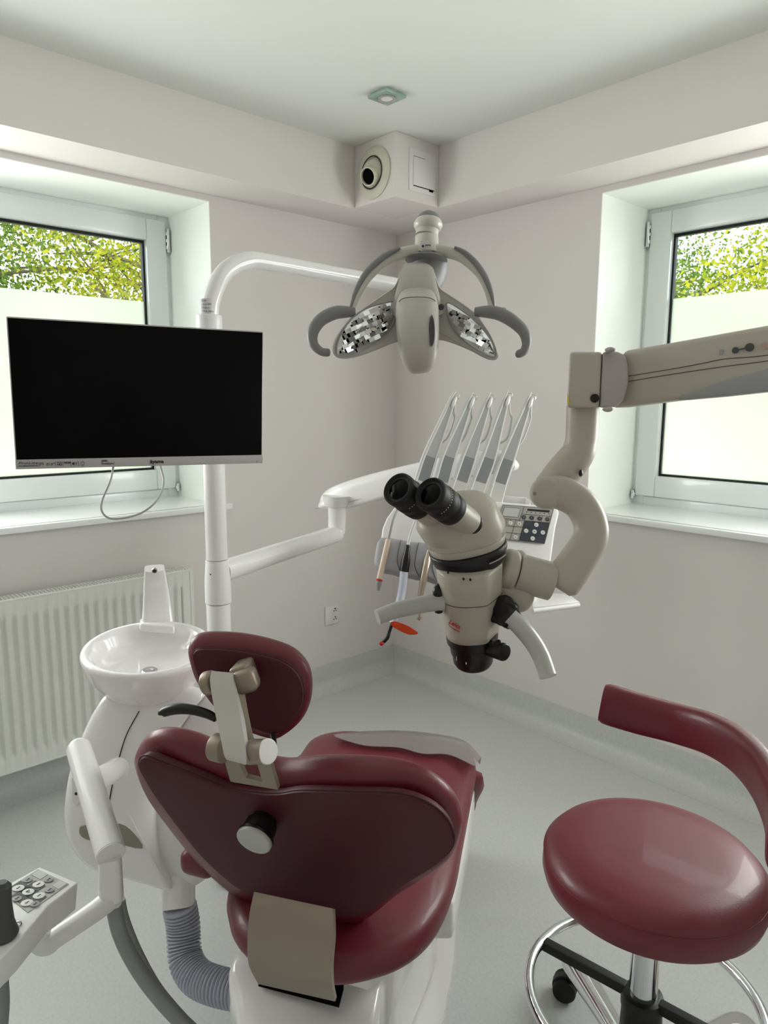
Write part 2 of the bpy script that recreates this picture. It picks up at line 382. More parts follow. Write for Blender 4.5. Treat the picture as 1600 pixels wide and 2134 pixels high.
# ---------------------------------------------------------------- windows (pane, frosted film, sash, frame, hinges, sill)
def window(name, mp, s_in, s_out, sg, hinge):
    """mp(s, d, z): d = depth outwards from the wall face. s_in = the jamb we see, s_out = the far jamb, sg = sign towards s_out"""
    fd = RD
    def ring(g, a, b, z0, z1, w, d0, d1, bev=.004):
        # rectangular frame a..b by z0..z1 with bar width w
        for (p, q, r, t) in ((a, a + sg * w, z0, z1), (b - sg * w, b, z0, z1), (a + sg * w, b - sg * w, z0, z0 + w), (a + sg * w, b - sg * w, z1 - w, z1)):
            c0 = A(mp(p, d0, r)); c1 = A(mp(q, d1, t)); g.bb(np.minimum(c0, c1), np.maximum(c0, c1), bev)
        return g
    lo, hi = min(s_in, s_out), max(s_in, s_out)
    root = build(name, ring(G(), s_in, s_out, WZ0, WZ1, .052, fd, fd + .06), M_pvc, None, kind='structure')
    mid = MID[name]; g = G(); c0 = A(mp(mid - .034, fd + .002, WZ0 + .052)); c1 = A(mp(mid + .034, fd + .058, WZ1 - .052)); g.bb(np.minimum(c0, c1), np.maximum(c0, c1), .003); build('mullion', g, M_pvc, root)
    for a, b in ((s_in + sg * .022, mid - sg * .006), (mid + sg * .006, s_out - sg * .022)):
        leaf(root, mp, a, b, sg, ring, fd, s_in)
    g = G(); c0 = A(mp(s_in - sg * .045, -.034, WZ0 - .004)); c1 = A(mp(s_out + sg * .045, .001, WZ0 + .018)); g.bb(np.minimum(c0, c1), np.maximum(c0, c1), .003)
    c0 = A(mp(s_in, -.01, WZ0 - .004)); c1 = A(mp(s_out, fd + .005, WZ0 + .018)); g.bb(np.minimum(c0, c1), np.maximum(c0, c1), .002)
    build('window_sill', g, M_sill, root)
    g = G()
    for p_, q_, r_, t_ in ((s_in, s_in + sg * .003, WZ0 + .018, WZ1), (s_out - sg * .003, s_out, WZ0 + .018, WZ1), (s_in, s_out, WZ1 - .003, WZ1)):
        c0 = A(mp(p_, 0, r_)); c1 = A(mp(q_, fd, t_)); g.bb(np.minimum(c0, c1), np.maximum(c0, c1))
    build('lit_reveal_lining', g, M_reveal, root)  # thin added lining that carries the brightened reveal colour
    # outer ledge
    g = G(); c0 = A(mp(s_in, fd + .06, WZ0 - .02)); c1 = A(mp(s_out, TH + .03, WZ0)); g.bb(np.minimum(c0, c1), np.maximum(c0, c1)); build('outer_sill', g, M_silver, root)
    return root
def leaf(root, mp, a, b, sg, ring, fd, s_in):
    z0 = WZ0 + .055; z1 = WZ1 - .022
    build('sash', ring(G(), a, b, z0, z1, .085, fd - .018, fd + .05, .006), M_pvc, root)
    ga = a + sg * .081; gb = b - sg * .081; gz0 = z0 + .081; gz1 = z1 - .084
    build('gasket', ring(G(), ga, gb, gz0, gz1, .012, fd + .012, fd + .034, 0), M_gasket, root)
    zf = ZF
    g = G(); c0 = A(mp(ga, fd + .0225, gz0)); c1 = A(mp(gb, fd + .0235, gz1)); g.bb(np.minimum(c0, c1), np.maximum(c0, c1)); build('glass', g, M_pane, root)
    g = G(); c0 = A(mp(ga + sg * .013, fd + .019, gz0 + .012)); c1 = A(mp(gb - sg * .013, fd + .0205, zf)); g.bb(np.minimum(c0, c1), np.maximum(c0, c1)); build('frosted_film', g, M_film, root)
    if abs(a - s_in) > .1: return
    for zz in (z1 - .03, z0 + .02):
        g = G(); h = .095 if zz > 1.5 else .035; s = a - sg * .008
        p0 = A(mp(s, fd - .018, zz - h)); p1 = A(mp(s, fd - .018, zz)); g.cyl(p0, p1, .0075, n=14, bev=.002)
        for k in range(3 if h > .05 else 1):
            c0 = A(mp(s - sg * .004, fd - .022, zz - h + .012 + k * .028)); c1 = A(mp(s + sg * .012, fd - .012, zz - h + .026 + k * .028)); g.bb(np.minimum(c0, c1), np.maximum(c0, c1), .001)
        build('hinge', g, M_steel if False else M_chrome, root)
ZF = 1.777
MID = {'window_1': 0.55, 'window_2': -0.62}
window('window_1', lambda s, d, z: (XW - d, s, z), LW1, LW0, -1, 1)
window('window_2', lambda s, d, z: (s, YW + d, z), RW0, RW1, 1, 1)

# ---------------------------------------------------------------- outdoors: lawn and trees
solo('lawn', G().bb((-40, -30, -.3), (30, 40, -.25)), M_soil, (-5, 5, -.28), 'green lawn outside both windows', 'lawn')
bpy.data.objects['lawn']['kind'] = 'structure'
for k_ in ('label', 'category'): del bpy.data.objects['lawn'][k_]
def leaves(centres, n, size, spread):
    c = np.array(centres); idx = rng.integers(0, len(c), n); ctr = c[idx, :3] + rng.normal(0, 1, (n, 3)) * (c[idx, 3:4] * spread)
    a = rng.normal(0, 1, (n, 3)); a /= np.linalg.norm(a, axis=1)[:, None]; b = rng.normal(0, 1, (n, 3)); b = np.cross(a, b); b /= np.linalg.norm(b, axis=1)[:, None]
    s = size * rng.uniform(.6, 1.3, (n, 1)); V = np.stack([ctr - a * s * .5, ctr + b * s * .28 - a * s * .1, ctr + a * s * .5, ctr - b * s * .28 - a * s * .1], 1).reshape(-1, 3)
    return V, [[4 * i, 4 * i + 1, 4 * i + 2, 4 * i + 3] for i in range(n)]
def tree(base, h, crown, m, label, seed, n=9000, size=.085, lean=(0, 0)):
    r = random.Random(seed); base = A(base)
    root = thing('broadleaf_tree', base, label, 'tree', None)
    g = G(); tips = []
    top = base + A((lean[0], lean[1], h * .75))
    g.tube([base, base + (top - base) * .4 + A((.1, 0, 0)), top], [.17, .13, .06], n=10)
    for k in range(16):
        a = r.uniform(0, 6.28); t = r.uniform(.28, .95); st = base + (top - base) * t; L = crown * r.uniform(.6, 1.0)
        d = A((math.cos(a), math.sin(a), r.uniform(-.1, .6))); p1 = st + d * L * .5 + A((0, 0, .1)); p2 = st + d * L
        g.tube([st, p1, p2], [.045, .03, .012], n=6)
        tips += [list(p2) + [.5], list(p1) + [.45], list((p1 + p2) / 2) + [.5]]
        for q in range(3):
            e = p1 + A([r.uniform(-1, 1) for _ in range(3)]) * .8; g.tube([p1, (p1 + e) / 2 + A((0, 0, .06)), e], [.02, .014, .006], n=5); tips.append(list(e) + [.4])
    build('trunk', g, M_bark, root)
    V, Fc = leaves(tips, n, size, .75); G2 = G(); G2.v = [tuple(q) for q in V]; G2.f = Fc
    o = build('foliage', G2, m, root, smooth=False, recalc=False)
    return root
tree((-9.8, 1.6, -.28), 5.6, 2.3, M_leafg, 'dark green tree with a bare bough outside the left window', 3, 36000, .062)
tree((-9.0, 4.3, -.28), 5.2, 2.0, M_leafy, 'yellow-leaved tree nearest the right edge of the left window', 5, 22000, .062)
tree((-2.6, 9.0, -.28), 5.4, 2.0, M_leafy, 'yellow-leaved tree straight outside the right window', 8, 30000, .062)
tree((-5.2, 9.8, -.28), 5.4, 2.2, M_leafg, 'green tree at the left edge of the right window', 12, 30000, .062)

# ---------------------------------------------------------------- ceiling spotlight, vent, access panel, socket
c = onz(806, 197, ZC - .004)
sp = thing('ceiling_spotlight', (c[0], c[1], ZC), 'square green-edged glass spotlight set in the ceiling', 'ceiling light')
hs = .046
g = G(); g.bb((c[0] - hs, c[1] - hs, ZC - .016), (c[0] + hs, c[1] + hs, ZC - .006), .002); build('glass_plate', g, M_glassg, sp)
g = G(); g.lathe((c[0], c[1], ZC - .006), (0, 0, 1), [(0, .036), (.006, .038)], 32); build('backing_ring', g, M_silver, sp)
g = G(); g.lathe((c[0], c[1], ZC - .0165), (0, 0, -1), [(0, .03), (.003, .03), (.003, .021), (.0, .021)], 32, False, False); build('bezel_ring', g, M_silver, sp)
g = G(); g.cyl((c[0], c[1], ZC - .0185), (c[0], c[1], ZC - .016), .02, n=24); build('lens', g, M_white2, sp)

v0 = onpl(779, 361, (0, BY, 0), A((0, 1, 0)))
av = thing('air_vent', (v0[0], BY, v0[2]), 'round cream swivelling air nozzle on the corner duct box', 'air vent')
n_ = (0, -1, 0); rv = .098
g = G(); g.lathe(v0, n_, [(0, rv), (.006, rv), (.011, rv - .008), (.013, rv - .03), (.012, .064), (.004, .058)], 48, True, False); build('flange', g, M_vent, av)
tl = unit((.22, -.90, -.34))
g = G(); g.ball(v0 + A((0, .02, 0)), .062, 32); build('swivel_ball', g, M_vent, av)
q0 = v0 + A((0, .02, 0)) + tl * .045
g = G(); g.lathe(q0, tl, [(0, .038), (.026, .036), (.030, .034), (.030, .030), (.004, .028)], 36, False, False); build('nozzle', g, M_vent, av)
g = G(); g.lathe(q0, tl, [(.018, .0285), (.020, .0285)], 36); build('nozzle_hole', g, M_dark, av)
g = G(); g.lathe(v0 + A((0, -.0135, 0)), n_, [(0, .058), (.001, .058), (.001, .061), (0, .061)], 48, False, False); build('gap_ring', g, M_dark, av)

pc = [onx(852, 306, BX), onx(906, 330, BX), onx(906, 404, BX), onx(852, 396, BX)]
pz0, pz1 = pc[3][2], pc[0][2]; py0, py1 = pc[0][1], pc[1][1]
ap = thing('access_panel', (BX, (py0 + py1) / 2, (pz0 + pz1) / 2), 'square white access flap on the corner duct box beside the round vent', 'access panel')
build('frame', G().bb((BX - .001, py0, pz0), (BX + .004, py1, pz1), .002), M_white2, ap)
build('flap', G().bb((BX + .004, py0 + .02, pz0 + .022), (BX + .007, py1 - .004, pz1 - .03), .001), M_white2, ap)
g = G(); g.bb((BX + .0035, py0 + .022, pz1 - .030), (BX + .0045, py0 + .085, pz1 - .0275)); build('slot', g, M_dark, ap)
g = G(); g.bb((BX + .0035, py0 + .022, pz0 + .019), (BX + .0045, py1 - .006, pz0 + .0222)); g.bb((BX + .0035, py1 - .035, pz0 + .013), (BX + .0045, py1 - .012, pz0 + .020))
build('slot', g, M_dark, ap)

s0 = onx(676, 1266, XW); s1 = onx(703, 1297, XW)
so = thing('power_socket', (XW, s0[1] + .05, .36), 'small white double wall socket low beside the room corner', 'socket')
build('backplate', G().bb((XW, s0[1], s1[2]), (XW + .008, s1[1] + .004, s0[2]), .003), M_white2, so)
for k in (0, 1):
    zc = s1[2] + (s0[2] - s1[2]) * (.27 + .46 * k); yc = s0[1] + (s1[1] - s0[1]) * .70
    g = G(); g.lathe((XW + .007, yc, zc), (1, 0, 0), [(0, .021), (.006, .021), (.007, .018), (.003, .017)], 28); o = build('socket_ring', g, M_white2, so)
    g = G()
    for dy in (-.007, .007): g.cyl((XW + .009, yc + dy, zc), (XW + .0115, yc + dy, zc), .0028, n=10)
    g.cyl((XW + .009, yc, zc + .011), (XW + .016, yc, zc + .011), .0024, n=10); build('pin_hole', g, M_black, o)

# ---------------------------------------------------------------- radiator
RX, RY0, RY1, RZ0, RZ1 = XW + .105, -.25, 1.268, .135, .728
rad = thing('radiator', (XW + .05, .5, RZ0), 'cream ribbed panel radiator below the left window', 'radiator')
rows = []; zs_ = [RZ0 + .005, RZ0 + .045, RZ0 + .055, RZ0 + .066, RZ1 - .075, RZ1 - .064, RZ1 - .052, RZ1 - .004]; am = [0, 0, .5, 1, 1, .5, 0, 0]
ys = np.arange(RY0 + .012, RY1 - .01, .0333 / 14)
for z_, a_ in zip(zs_, am):
    row = []
    for y_ in ys:
        t = ((y_ - RY1) / .0333) % 1.0; e = .045 < (RY1 - y_) < (RY1 - RY0 - .05)
        hgt = (1 if t < .42 else (1 - (t - .42) / .15 if t < .57 else (0 if t < .85 else (t - .85) / .15)))
        row.append((RX - .013 * (1 - hgt) * a_ * (1 if e else 0), y_, z_))
    rows.append(row)
build('front_panel', G().grid(rows), M_rad, rad, ang=70)
g = G(); g.bb((XW + .035, RY1 - .004, RZ0 + .01), (RX + .003, RY1, RZ1 - .002), .001); g.bb((XW + .035, RY0, RZ0 + .01), (RX + .003, RY0 + .004, RZ1 - .002), .001)
g.bb((RX - .012, RY0 + .002, RZ0), (RX + .0015, RY1 - .002, RZ0 + .007), .001); g.bb((RX - .012, RY0 + .002, RZ1 - .006), (RX + .0015, RY1 - .002, RZ1), .001)
g.bb((RX + .0005, RY1 - .014, RZ0), (RX + .0022, RY1, RZ1), 0)
build('side_cover', g, M_rad, rad)
build('back_panel', G().bb((XW + .03, RY0 + .01, RZ0 + .005), (XW + .045, RY1 - .01, RZ1 - .02)), M_rad, rad)
build('inner_void', G().bb((XW + .045, RY0 + .01, RZ0 + .02), (RX - .015, RY1 - .01, RZ1 - .016)), M_dark, rad)
g = G()
for xx in np.linspace(XW + .032, RX - .004, 5): g.bb((xx - .0022, RY0 + .004, RZ1 - .007), (xx + .0022, RY1 - .004, RZ1 - .002))
for yy in np.arange(RY0 + .006, RY1 - .006, .0125): g.bb((XW + .03, yy - .0022, RZ1 - .0065), (RX - .002, yy + .0022, RZ1 - .0025))
build('top_grille', g, M_rad, rad, smooth=False)
for yy in (RY0 + .2, RY1 - .22): g = G(); g.bb((XW - .0005, yy - .02, RZ0 + .1), (XW + .034, yy + .02, RZ1 - .1), .004); build('wall_bracket', g, M_rad, rad)

# ================================================================ dental chair (U = across, V = towards the foot end)
U = unit((.877, .480, 0)); V = unit((-.480, .877, 0)); ZU = A((0, 0, 1))
def ch(u, v, z): return U * u + V * v + ZU * z
def toz(pts, z): return [onz(x, y, z) for x, y in pts]
chair = thing('dental_chair', ch(-.5, 1.15, 0), 'burgundy dental treatment chair with back turned to the viewer, white base', 'dental chair')
# --- seat cushion
zt = .405
right_side = [(640, 2034), (700, 2043), (770, 2032), (840, 2006), (895, 1962), (930, 1905), (950, 1845), (962, 1780), (975, 1710), (986, 1650), (992, 1606), (975, 1570), (900, 1551), (800, 1541), (715, 1536), (655, 1550), (622, 1590), (560, 1680), (500, 1780), (474, 1870), (477, 1920), (495, 1970), (560, 2020)]
seat_o = toz(right_side, zt)
g = G(); g.pillow(seat_o, .055, .06, n=ZU, m=3.2, mb=2.4, k=4, rings=9, c=ch(-.52, 1.38, zt)); seat = build('seat_cushion', g, M_leather, chair, ang=60)
# leg rest: falls away from the seat's far edge
fl = onz(640, 1560, .42); fr = onz(985, 1585, .42)
far = [fl, onz(700, 1537, .42), onz(800, 1541, .42), onz(900, 1551, .42), fr]
g = G(); o = []
lv = unit(ch(0, 1, -1.25) - ch(0, 0, 0))
mid = (fl + fr) / 2; ud = unit(fr - fl); hw = np.linalg.norm(fr - fl) / 2
q = [(-hw, -.08), (-hw * 1.0, .12), (-hw * .8, .26), (-hw * .3, .32), (hw * .3, .32), (hw * .8, .26), (hw, .12), (hw, -.08)]
g.pillow([mid - ZU * .065 + ud * a_ + lv * b_ for a_, b_ in q], .035, .035, m=3, c=mid + lv * .12 - ZU * .065); build('leg_rest', g, M_leather, chair, ang=60)
# --- arm pad on the left
a0 = P(438, 1772, 1.42)
g = G(); ax = np.array([U, V, ZU]); g.box(a0 + V * .12, (.075, .36, .052), ax, .02, 5); build('arm_pad', g, M_leather, chair, ang=60)
g = G(); g.tube([a0 + V * .18 - ZU * .02, a0 + V * .2 - ZU * .12, a0 + V * .22 + U * .12 - ZU * .18], .018, n=12); build('arm_post', g, M_black, chair)
# --- backrest
pb = ch(-.48, 1.03, .50); nb = np.cross(U, unit(ch(0, -.15, .37) - ch(0, 0, 0)))    # plane across U, leaning towards the viewer at the top
if np.dot(nb, CAM - pb) < 0: nb = -nb
nb = unit(nb)
OUT = [(286, 1580), (291, 1553), (312, 1528), (336, 1521), (372, 1527), (435, 1553), (505, 1572), (576, 1587), (613, 1588), (673, 1582), (742, 1583), (821, 1589), (881, 1606), (927, 1636), (955, 1673), (963, 1710), (957, 1747), (939, 1779), (895, 1812), (835, 1850), (789, 1888), (761, 1905), (733, 1911), (690, 1907), (600, 1890), (530, 1870), (479, 1840), (419, 1786), (372, 1729), (326, 1668), (303, 1631)]
INN = [(289, 1592), (301, 1573), (335, 1584), (396, 1607), (442, 1626), (480, 1640), (540, 1650), (585, 1651), (631, 1645), (742, 1648), (835, 1652), (895, 1673), (932, 1705), (947, 1742), (941, 1768), (915, 1794), (890, 1812), (833, 1848), (787, 1885), (759, 1902), (733, 1908), (690, 1904), (600, 1887), (532, 1867), (481, 1836), (421, 1781), (375, 1724), (328, 1661), (306, 1626)]
off = pb - nb * .045
o2 = [onpl(x, y, off, nb) for x, y in OUT]
g = G(); g.pillow(o2, .042, .05, n=nb, m=3.0, mb=2.2, k=3, rings=11, c=onpl(630, 1735, off, nb)); back = build('backrest', g, M_leather, chair, ang=60)
i2 = [onpl(x, y, pb, nb) for x, y in INN]
g = G(); g.pillow(i2, .006, .02, n=nb, m=9, mb=4, k=3, rings=12, c=onpl(630, 1750, pb, nb)); bp = build('back_panel', g, M_leatherd, back, ang=50)
g = G(); sm = crom([p + nb * .0005 for p in i2], 3, True); ringline(g, sm, .0011, 1, True); build('back_seam', g, M_seam, back)
g = G(); kc = onpl(529, 1752, pb + nb * .045, nb)
g.cyl(kc - nb * .055, kc - nb * .006, .021, n=32, bev=.003); g.lathe(kc - nb * .03, nb, [(0, .026), (.018, .027), (.022, .031), (.026, .031)], 10); build('knob_shaft', g, M_black, back)
g = G(); g.cyl(kc - nb * .006, kc + nb * .003, .0295, n=44, bev=.003); build('knob', g, M_handle, back)
# --- beige hinge bracket (curved metal plate)
def strip(rows, th, n_=10):
    """curved sheet with thickness: rows = list of (left, right) points"""
    L = crom([r[0] for r in rows], n_); R_ = crom([r[1] for r in rows], n_); g = G(); ring = []
    for i in range(len(L)):
        t = unit(L[min(i + 1, len(L) - 1)] - L[max(i - 1, 0)]); s = unit(R_[i] - L[i]); n = unit(np.cross(s, t)) * th
        ring.append([L[i] + n, R_[i] + n, R_[i] - n, L[i] - n])
    g.grid(ring, close_u=True, cap0=True, cap1=True); return g
dt = 1.09
rows = [(P(532, 1859, 1.135), P(696, 1894, 1.055)), (P(522, 1910, 1.12), P(697, 1952, 1.04)), (P(518, 1970, 1.13), P(693, 2008, 1.05)), (P(522, 2010, 1.15), P(694, 2050, 1.075)), (P(540, 2046, 1.19), P(700, 2082, 1.115))]
build('hinge_bracket', strip(rows, .0035), M_champ, chair, ang=30)
# --- headrest
HO = [(399, 1378), (395, 1347), (408, 1323), (440, 1317), (500, 1320), (560, 1332), (612, 1352), (642, 1385), (651, 1425), (646, 1465), (628, 1500), (600, 1525), (572, 1536), (520, 1520), (470, 1488), (438, 1455), (412, 1415)]
HI = [(405, 1375), (406, 1358), (420, 1351), (470, 1352), (540, 1362), (595, 1380), (625, 1408), (634, 1440), (630, 1468), (616, 1494), (596, 1515), (571, 1527), (522, 1512), (474, 1482), (442, 1450), (417, 1412)]
ph = P(520, 1430, 1.10); nh = unit(unit(CAM - ph) * .70 - V * .45 - U * .10 - ZU * .25)
offh = ph - nh * .03
g = G(); g.pillow([onpl(x, y, offh, nh) for x, y in HO], .028, .04, n=nh, m=2.8, mb=2.2, k=4, rings=10, c=onpl(520, 1425, offh, nh)); hr = build('headrest', g, M_leather, chair, ang=60)
g = G(); hi = [onpl(x, y, ph, nh) for x, y in HI]; g.pillow(hi, .007, .015, n=nh, m=9, mb=4, k=4, c=onpl(520, 1432, ph, nh)); build('headrest_panel', g, M_leatherd, hr, ang=50)
g = G(); ringline(g, crom(hi, 4, True), .001, 1, True); build('headrest_seam', g, M_seam, hr)
# articulated neck: upper barrel, white link plate, lower barrel, slotted post
ua, ub = P(430, 1418, 1.055), P(513, 1392, 1.05)
la, lb = P(452, 1560, 1.04), P(560, 1566, .985)
g = G(); g.cyl(P(428, 1425, 1.06), P(446, 1421, 1.055), .018, bev=.003); g.box(P(512, 1418, 1.052), (.036, .03, .036), np.array([unit(ub - ua), nh, np.cross(unit(ub - ua), nh)]), .010, 4)
g.box(P(512, 1406, 1.075), (.028, .05, .042), np.array([unit(ub - ua), nh, np.cross(unit(ub - ua), nh)]), .006, 4); build('upper_hinge', g, M_champ, hr)
W4 = [(P(443, 1400, 1.043), P(487, 1404, 1.04)), (P(440, 1425, 1.035), P(489, 1425, 1.032)), (P(455, 1500, 1.015), P(507, 1505, 1.0)), (P(468, 1560, .995), P(517, 1580, .98)), (P(477, 1579, .995), P(515, 1588, .98))]
build('link_plate', strip(W4, .005), M_linkp, hr)
W5 = [(P(480, 1415, 1.055), P(503, 1430, 1.058)), (P(495, 1500, 1.03), P(517, 1500, 1.035)), (P(508, 1570, 1.0), P(532, 1545, 1.01))]
build('side_arm', strip(W5, .009), M_champ, hr)
g = G(); g.cyl(P(446, 1556, 1.045), P(470, 1562, 1.035), .020, bev=.002); build('lower_hinge', g, M_champ, hr)
g = G(); g.cyl(P(519, 1567, 1.0), P(556, 1566, .985), .0175, bev=.001); build('lower_hinge', g, M_champ, hr)
a1, b1 = P(555, 1566, .986), P(559.5, 1566, .983); g = G(); g.cyl(a1, b1, .0175, bev=.002, n=36); build('hinge_cap', g, M_white2, hr)
# slotted post
sl = [(461, 1580), (483, 1622), (576, 1640), (558, 1580)]; pp = pb + nb * .022
pts = [onpl(x, y, pp, nb) for x, y in ((462, 1570), (478, 1636), (578, 1648), (556, 1570))]
def seg(a, b, w): return onpl(*a, pp, nb), onpl(*b, pp, nb)
for poly in ([(462, 1570), (488, 1574), (508, 1620), (506, 1641), (478, 1630)], [(532, 1574), (556, 1572), (579, 1646), (549, 1641), (545, 1630)], [(508, 1620), (514, 1628), (545, 1632), (549, 1643), (506, 1642)]):
    pass
g = G(); P2 = lambda x, y: onpl(x, y, pp, nb)
outer = [P2(462, 1566), P2(556, 1566), P2(579, 1646), P2(480, 1629)]; inner = [P2(489, 1570), P2(530, 1572), P2(547, 1630), P2(512, 1621)]
rr = []
for off_ in (0, -.008):
    rr.append([p + nb * off_ for p in outer]); rr.append([p + nb * off_ for p in inner])
g.v = [tuple(p) for r in rr for p in r]
for i in range(4):
    j = (i + 1) % 4
    g.f += [[i, j, 4 + j, 4 + i], [8 + i, 8 + j, 12 + j, 12 + i], [i, j, 8 + j, 8 + i], [4 + i, 4 + j, 12 + j, 12 + i]]
build('slotted_post', g, M_champ, back, ang=30)
g = G(); g.tube(T([(450, 1498, 1.09), (432, 1488, 1.095), (400, 1479, 1.10), (368, 1477, 1.105), (341, 1484, 1.11), (338, 1490, 1.11)]), [.006, .0075, .0085, .0095, .0085, .006], n=16, ab=(1.0, .9)); build('headrest_lever', g, M_black, hr)
g = G(); g.tube(T([(568, 1530, 1.10), (571, 1556, 1.08), (565, 1585, 1.05)]), .0045, n=10); build('headrest_strap', g, M_black, hr)
# --- base casting
bt = [(468, 1985), (482, 1962), (560, 1925), (700, 1900), (860, 1905), (842, 1965), (838, 1992), (800, 2030), (775, 2110), (760, 2210), (600, 2215), (500, 2200), (484, 2120), (462, 2040)]
zb = .255
g = G()
fp = [onz(487, 2060, zb), onz(484, 1990, zb + .02), ch(-.65, 1.25, zb + .06), ch(-.62, 1.6, zb + .06), ch(-.38, 1.6, zb + .06), onz(840, 1975, zb + .03), onz(800, 2040, zb), onz(765, 2150, zb - .02), onz(620, 2170, zb - .02), onz(518, 2150, zb - .02)]
c0 = sum(fp) / len(fp); o_ = crom(fp, 4, True); rows = []
for s_, dz in ((.004, .0), (.6, .0), (.93, -.002), (.98, -.008), (1.0, -.022), (1.0, -.10), (.97, -.115)): rows.append([c0 + (p - c0) * A((s_, s_, s_)) * A((1, 1, 1)) + ZU * dz for p in o_])
rows.append([A((c0[0] + (p[0] - c0[0]) * .93, c0[1] + (p[1] - c0[1]) * .93, .03)) for p in o_])
g.grid(rows, close_u=True, cap0=True, cap1=True); build('base_housing', g, M_white, chair, ang=45)
g = G(); sl4 = [onz(538, 2046, zb + .012), onz(706, 2090, zb + .012), onz(716, 2052, zb + .018), onz(560, 2015, zb + .018)]
g.prism(sl4, (0, 0, -.01)); build('hinge_slot', g, M_dark, chair, smooth=False)
fpo = [onz(x, y, .022) for x, y in ((935, 1800), (947, 1850), (949, 1920), (944, 2000), (930, 2080), (905, 2150), (760, 2230), (560, 2230), (600, 2000), (760, 1800))] 
g = G(); g.prism(crom(fpo, 3, True), (0, 0, -.022), 0); build('foot_plate', g, M_white, chair)
g = G(); g.prism([onz(838, 2040, .03), onz(888, 2065, .03), onz(905, 1960, .03) , onz(915, 1880, .03), onz(800, 1900, .03), onz(760, 2010, .03)], (0, 0, .30), .004); build('lift_column', g, M_white2, chair)
g = G(); und = [ch(-.70, 1.25, .335), ch(-.72, 1.6, .335), ch(-.35, 1.62, .335), ch(-.31, 1.3, .335), ch(-.40, 1.10, .335), ch(-.60, 1.10, .335)]
g.prism(und, (0, 0, -.05), .01); build('seat_frame', g, M_white2, chair)
# right side skirt of the chair under the seat
g = G(); sk = [onpl(x, y, ch(-.300, 0, 0), U) for x, y in ((955, 1870), (968, 1800), (985, 1690), (990, 1640), (975, 1640), (950, 1800), (940, 1900), (925, 1960))]
g.prism([onz(945, 1880, .35), onz(975, 1740, .35), onz(990, 1640, .35), onz(960, 1640, .35), onz(900, 1880, .35)], (0, 0, -.09), .01); build('side_skirt', g, M_white, chair)

# --- clear plastic cover over the foot end
cv = [[onz(x, y, .468) for x, y in ((700, 1536), (760, 1553), (830, 1557), (880, 1570), (935, 1572), (988, 1596))],
      [onz(x, y, .470) for x, y in ((695, 1531), (760, 1533), (830, 1534), (900, 1541), (960, 1553), (998, 1583))],
      [onz(x, y, .455) for x, y in ((715, 1527), (770, 1523), (830, 1522), (900, 1528), (965, 1542), (1003, 1578))],
      [onz(x, y, .42) for x, y in ((715, 1540), (770, 1535), (830, 1534), (900, 1541), (960, 1553), (1000, 1592))]]
g = G(); R2 = [crom(r, 4) for r in cv]; g.grid(R2); g2 = [[p - ZU * .0015 for p in r] for r in R2]; g.grid(g2)
solo('plastic_cover', g, M_clear, sum(cv[0]) / 6, 'clear plastic sheet slipped over the foot end of the burgundy chair', 'plastic cover')

# ================================================================ stool
sc0 = onz(1363, 1782, .585)
SX, SY = -0.5325, 1.1466
def stp(x, y, z): return A((SX + x, SY + y, z))
st = thing('operator_stool', (SX, SY, 0), 'burgundy round stool with curved back band, chrome foot ring and castors', 'stool')
rs = .190
g = G(); g.lathe((SX, SY, .505), (0, 0, 1), [(0, rs - .03), (.002, rs - .014), (.012, rs - .003), (.030, rs + .002), (.060, rs), (.073, rs - .012), (.082, rs - .035), (.086, rs * .6), (.087, .002)], 72); build('seat', g, M_leather, st, ang=60)
g = G(); ringline(g, [stp((rs + .0005) * math.cos(a), (rs + .0005) * math.sin(a), .563) for a in np.linspace(0, 2 * math.pi, 48, endpoint=False)], .0009, 2, True); build('seat_seam', g, M_leather, st)
g = G(); g.lathe((SX, SY, .49), (0, 0, 1), [(0, .12), (.015, .13)], 40); build('seat_plate', g, M_black, st)
bc = stp(0, 0, .80)
e0 = P(1252, 1463, 1.38); 
BP = [(1254, 1464, 1.35), (1330, 1487, 1.32), (1410, 1508, 1.28), (1480, 1530, 1.22), (1540, 1565, 1.15), (1590, 1620, 1.07), (1625, 1700, .985), (1628, 1780, .915)]
cen = T(BP); g = G(); rows = []
C_ = crom(cen, 6); hh = [.040, .0385, .0365, .0365, .0375, .0385, .039, .037]; H_ = crom([A([h]) for h in hh], 6); L = len(C_)
for i in range(L):
    t = unit(C_[min(i + 1, L - 1)] - C_[max(i - 1, 0)]); s_ = unit(np.cross(t, ZU)); u_ = np.cross(s_, t); e = min(i, L - 1 - i); k_ = 1 if e > 2 else (.88, .97, .995)[e]
    row = []
    for a in np.linspace(0, 2 * math.pi, 28, endpoint=False):
        c_, d_ = math.cos(a), math.sin(a); row.append(C_[i] + s_ * .019 * math.copysign(abs(c_) ** .75, c_) * k_ + u_ * H_[i][0] * k_ * math.copysign(abs(d_) ** .6, d_))
    rows.append(row)
g.grid(rows, close_u=True, cap0=True, cap1=True); build('back_band', g, M_leather, st, ang=60)

g = G(); endp = P(1606, 1640, 1.06); g.tube([stp(.06, .06, .495), stp(.165, .18, .495), stp(.20, .215, .53), endp * .6 + stp(.20, .215, .70) * .4, endp + A((.004, .006, -.01))], .012, n=12, sq=3, ab=(1.6, .5)); build('back_bracket', g, M_chrome, st)
